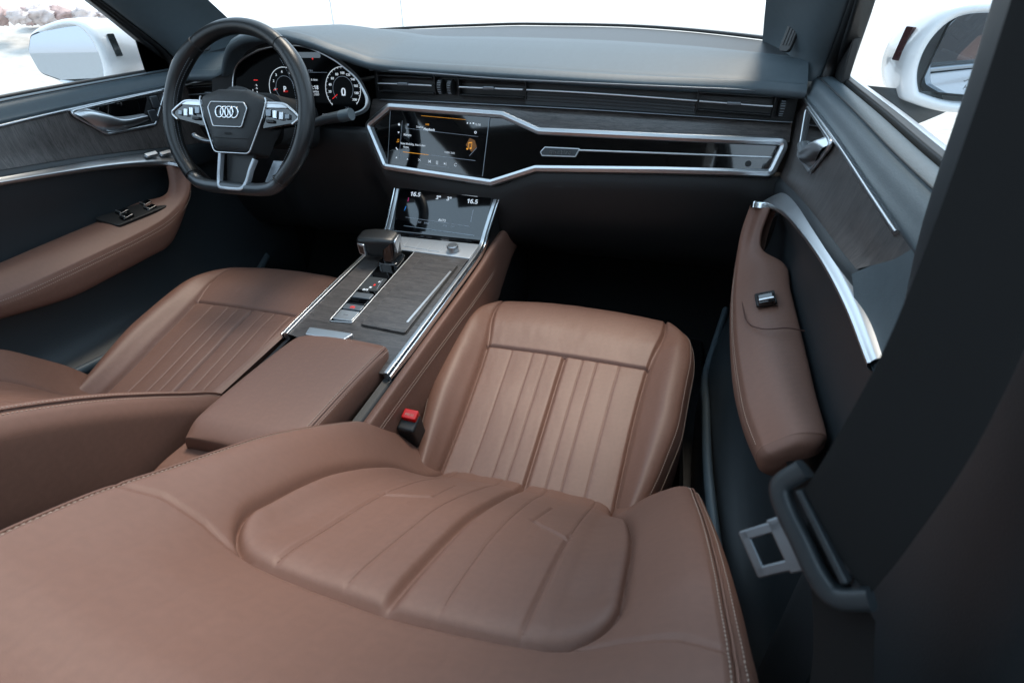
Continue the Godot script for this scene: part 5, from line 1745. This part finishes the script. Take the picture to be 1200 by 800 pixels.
func tongue(b: Node3D, tx: Transform3D) -> void:
	# local y runs to the blade's tip, x across the ribbon
	var bar := crv([Vector3(-.034, -.010, .0), Vector3(-.030, .006, .0), Vector3(-.018, .010, .0), Vector3(.0, .010, .0), Vector3(.018, .010, .0), Vector3(.030, .006, .0), Vector3(.034, -.010, .0)], 6)
	var p := PackedVector3Array()
	for q in bar: p.append(tx * q)
	var body := part("tongue_body", sweep(p, rrect(.0095, .0105, .0035, 4), tx.basis.z), M.plastic_grey, b)
	part("slot_bar", block(Vector3(.050, .004, .008), .0015, tx * Transform3D(Basis.IDENTITY, Vector3(0, -.002, 0))), M.plastic_grey, body)
	# blade: outline with a hole, made of four bars
	var bl2 := [[Vector3(-.0105, .028, 0), Vector3(.006, .030, .0022)], [Vector3(.0105, .028, 0), Vector3(.006, .030, .0022)], [Vector3(0, .0405, 0), Vector3(.026, .006, .0022)], [Vector3(0, .018, 0), Vector3(.030, .012, .0022)]]
	var mm := []
	for q in bl2: mm.append(block(q[1], .001, tx * Transform3D(Basis.IDENTITY, q[0])))
	part("tongue_blade", join(mm), M.alu_dark, b)

# ------------------------------------------------------------ outside
func outside() -> void:
	var rng := RandomNumberGenerator.new()
	rng.seed = 12
	# pale bank far beyond the driver's window with a row of boulders on it
	var away := Vector3(-.81, 0, -.586)
	var side := Vector3(.586, 0, -.81)
	var foot := away * 14.0
	var bank := []
	for k in range(-3, 4):
		var o := foot + side * 2.6 * k
		var f := 1.0 - .10 * absf(k)
		bank.append([o + Vector3(0, -.5, 0), o + away * 3.0 + Vector3(0, .25 * f, 0), o + away * 5.4 + Vector3(0, .84 * f, 0), o + away * 9.0 + Vector3(0, .92 * f, 0), o + away * 14.0 + Vector3(0, -.5, 0)])
	struct("bank", loft(bank, 5, 5), M.ground)
	var seen := ["at the left end of the row", "second from the left in the row", "with a dark crack, third in the row", "in the middle of the row", "tall one right of the middle", "flat one near the right end", "last at the right end of the row", "set back behind the row"]
	for n in 8:
		var r: float = [.22, .27, .20, .28, .24, .22, .16, .24][n]
		var rows := []
		var nf := FastNoiseLite.new()
		nf.seed = 40 + n
		nf.frequency = .9
		for i in 13:
			var row := PackedVector3Array()
			var ph := PI * i / 12.0
			for j in 18:
				var th := TAU * j / 18.0
				var dv := Vector3(sin(ph) * cos(th), cos(ph) * .7, sin(ph) * sin(th))
				row.append(dv * r * (1.0 + .9 * nf.get_noise_3dv(dv * 2.6)))
			rows.append(row)
		var b := part(numbered("boulder"), grid(rows, true), M.rock if n % 3 != 1 else M.rust, self)
		b.position = Vector3(.5, 0, 1.2) + away * (18.6 + (1.2 if n == 7 else .25 * sin(n * 2.1))) + side * (-1.15 + .42 * (n if n < 7 else 2.5)) + Vector3(0, .92 + r * .35, 0)
		tag(b, "pale boulder on the far bank, " + seen[n], "boulder", "boulders on the far bank")
	# stand-in for an unidentified dark patch far ahead: cover on two posts
	var v := thing("dark_stand_in", "dark stand-in shape far ahead at the top edge of the windscreen", "dark_stand_in", Vector3(-8.9, -.34, -15.2))
	v.rotation.y = .55
	part("cover", loft([[Vector3(-1.3, 1.85, -.6), Vector3(-1.3, 1.9, .6)], [Vector3(-.9, 1.63, -.7), Vector3(-.9, 1.63, .7)], [Vector3(.0, 1.62, -.7), Vector3(.0, 1.62, .7)], [Vector3(.6, 1.68, -.7), Vector3(.6, 1.68, .7)], [Vector3(1.5, 1.85, -.6), Vector3(1.5, 1.9, .6)], [Vector3(1.2, 2.5, -.5), Vector3(1.2, 2.5, .5)], [Vector3(-1.2, 2.5, -.5), Vector3(-1.2, 2.5, .5)], [Vector3(-1.3, 1.85, -.6), Vector3(-1.3, 1.9, .6)]], 2, 4), M.far_paint, v)
	for x in [-1.0, 1.0]: part("post", sweep(PackedVector3Array([Vector3(x, 0, 0), Vector3(x, 1.75, 0)]), ell(.02, .02, 8), Vector3(0, 0, 1)), M.paint, v)
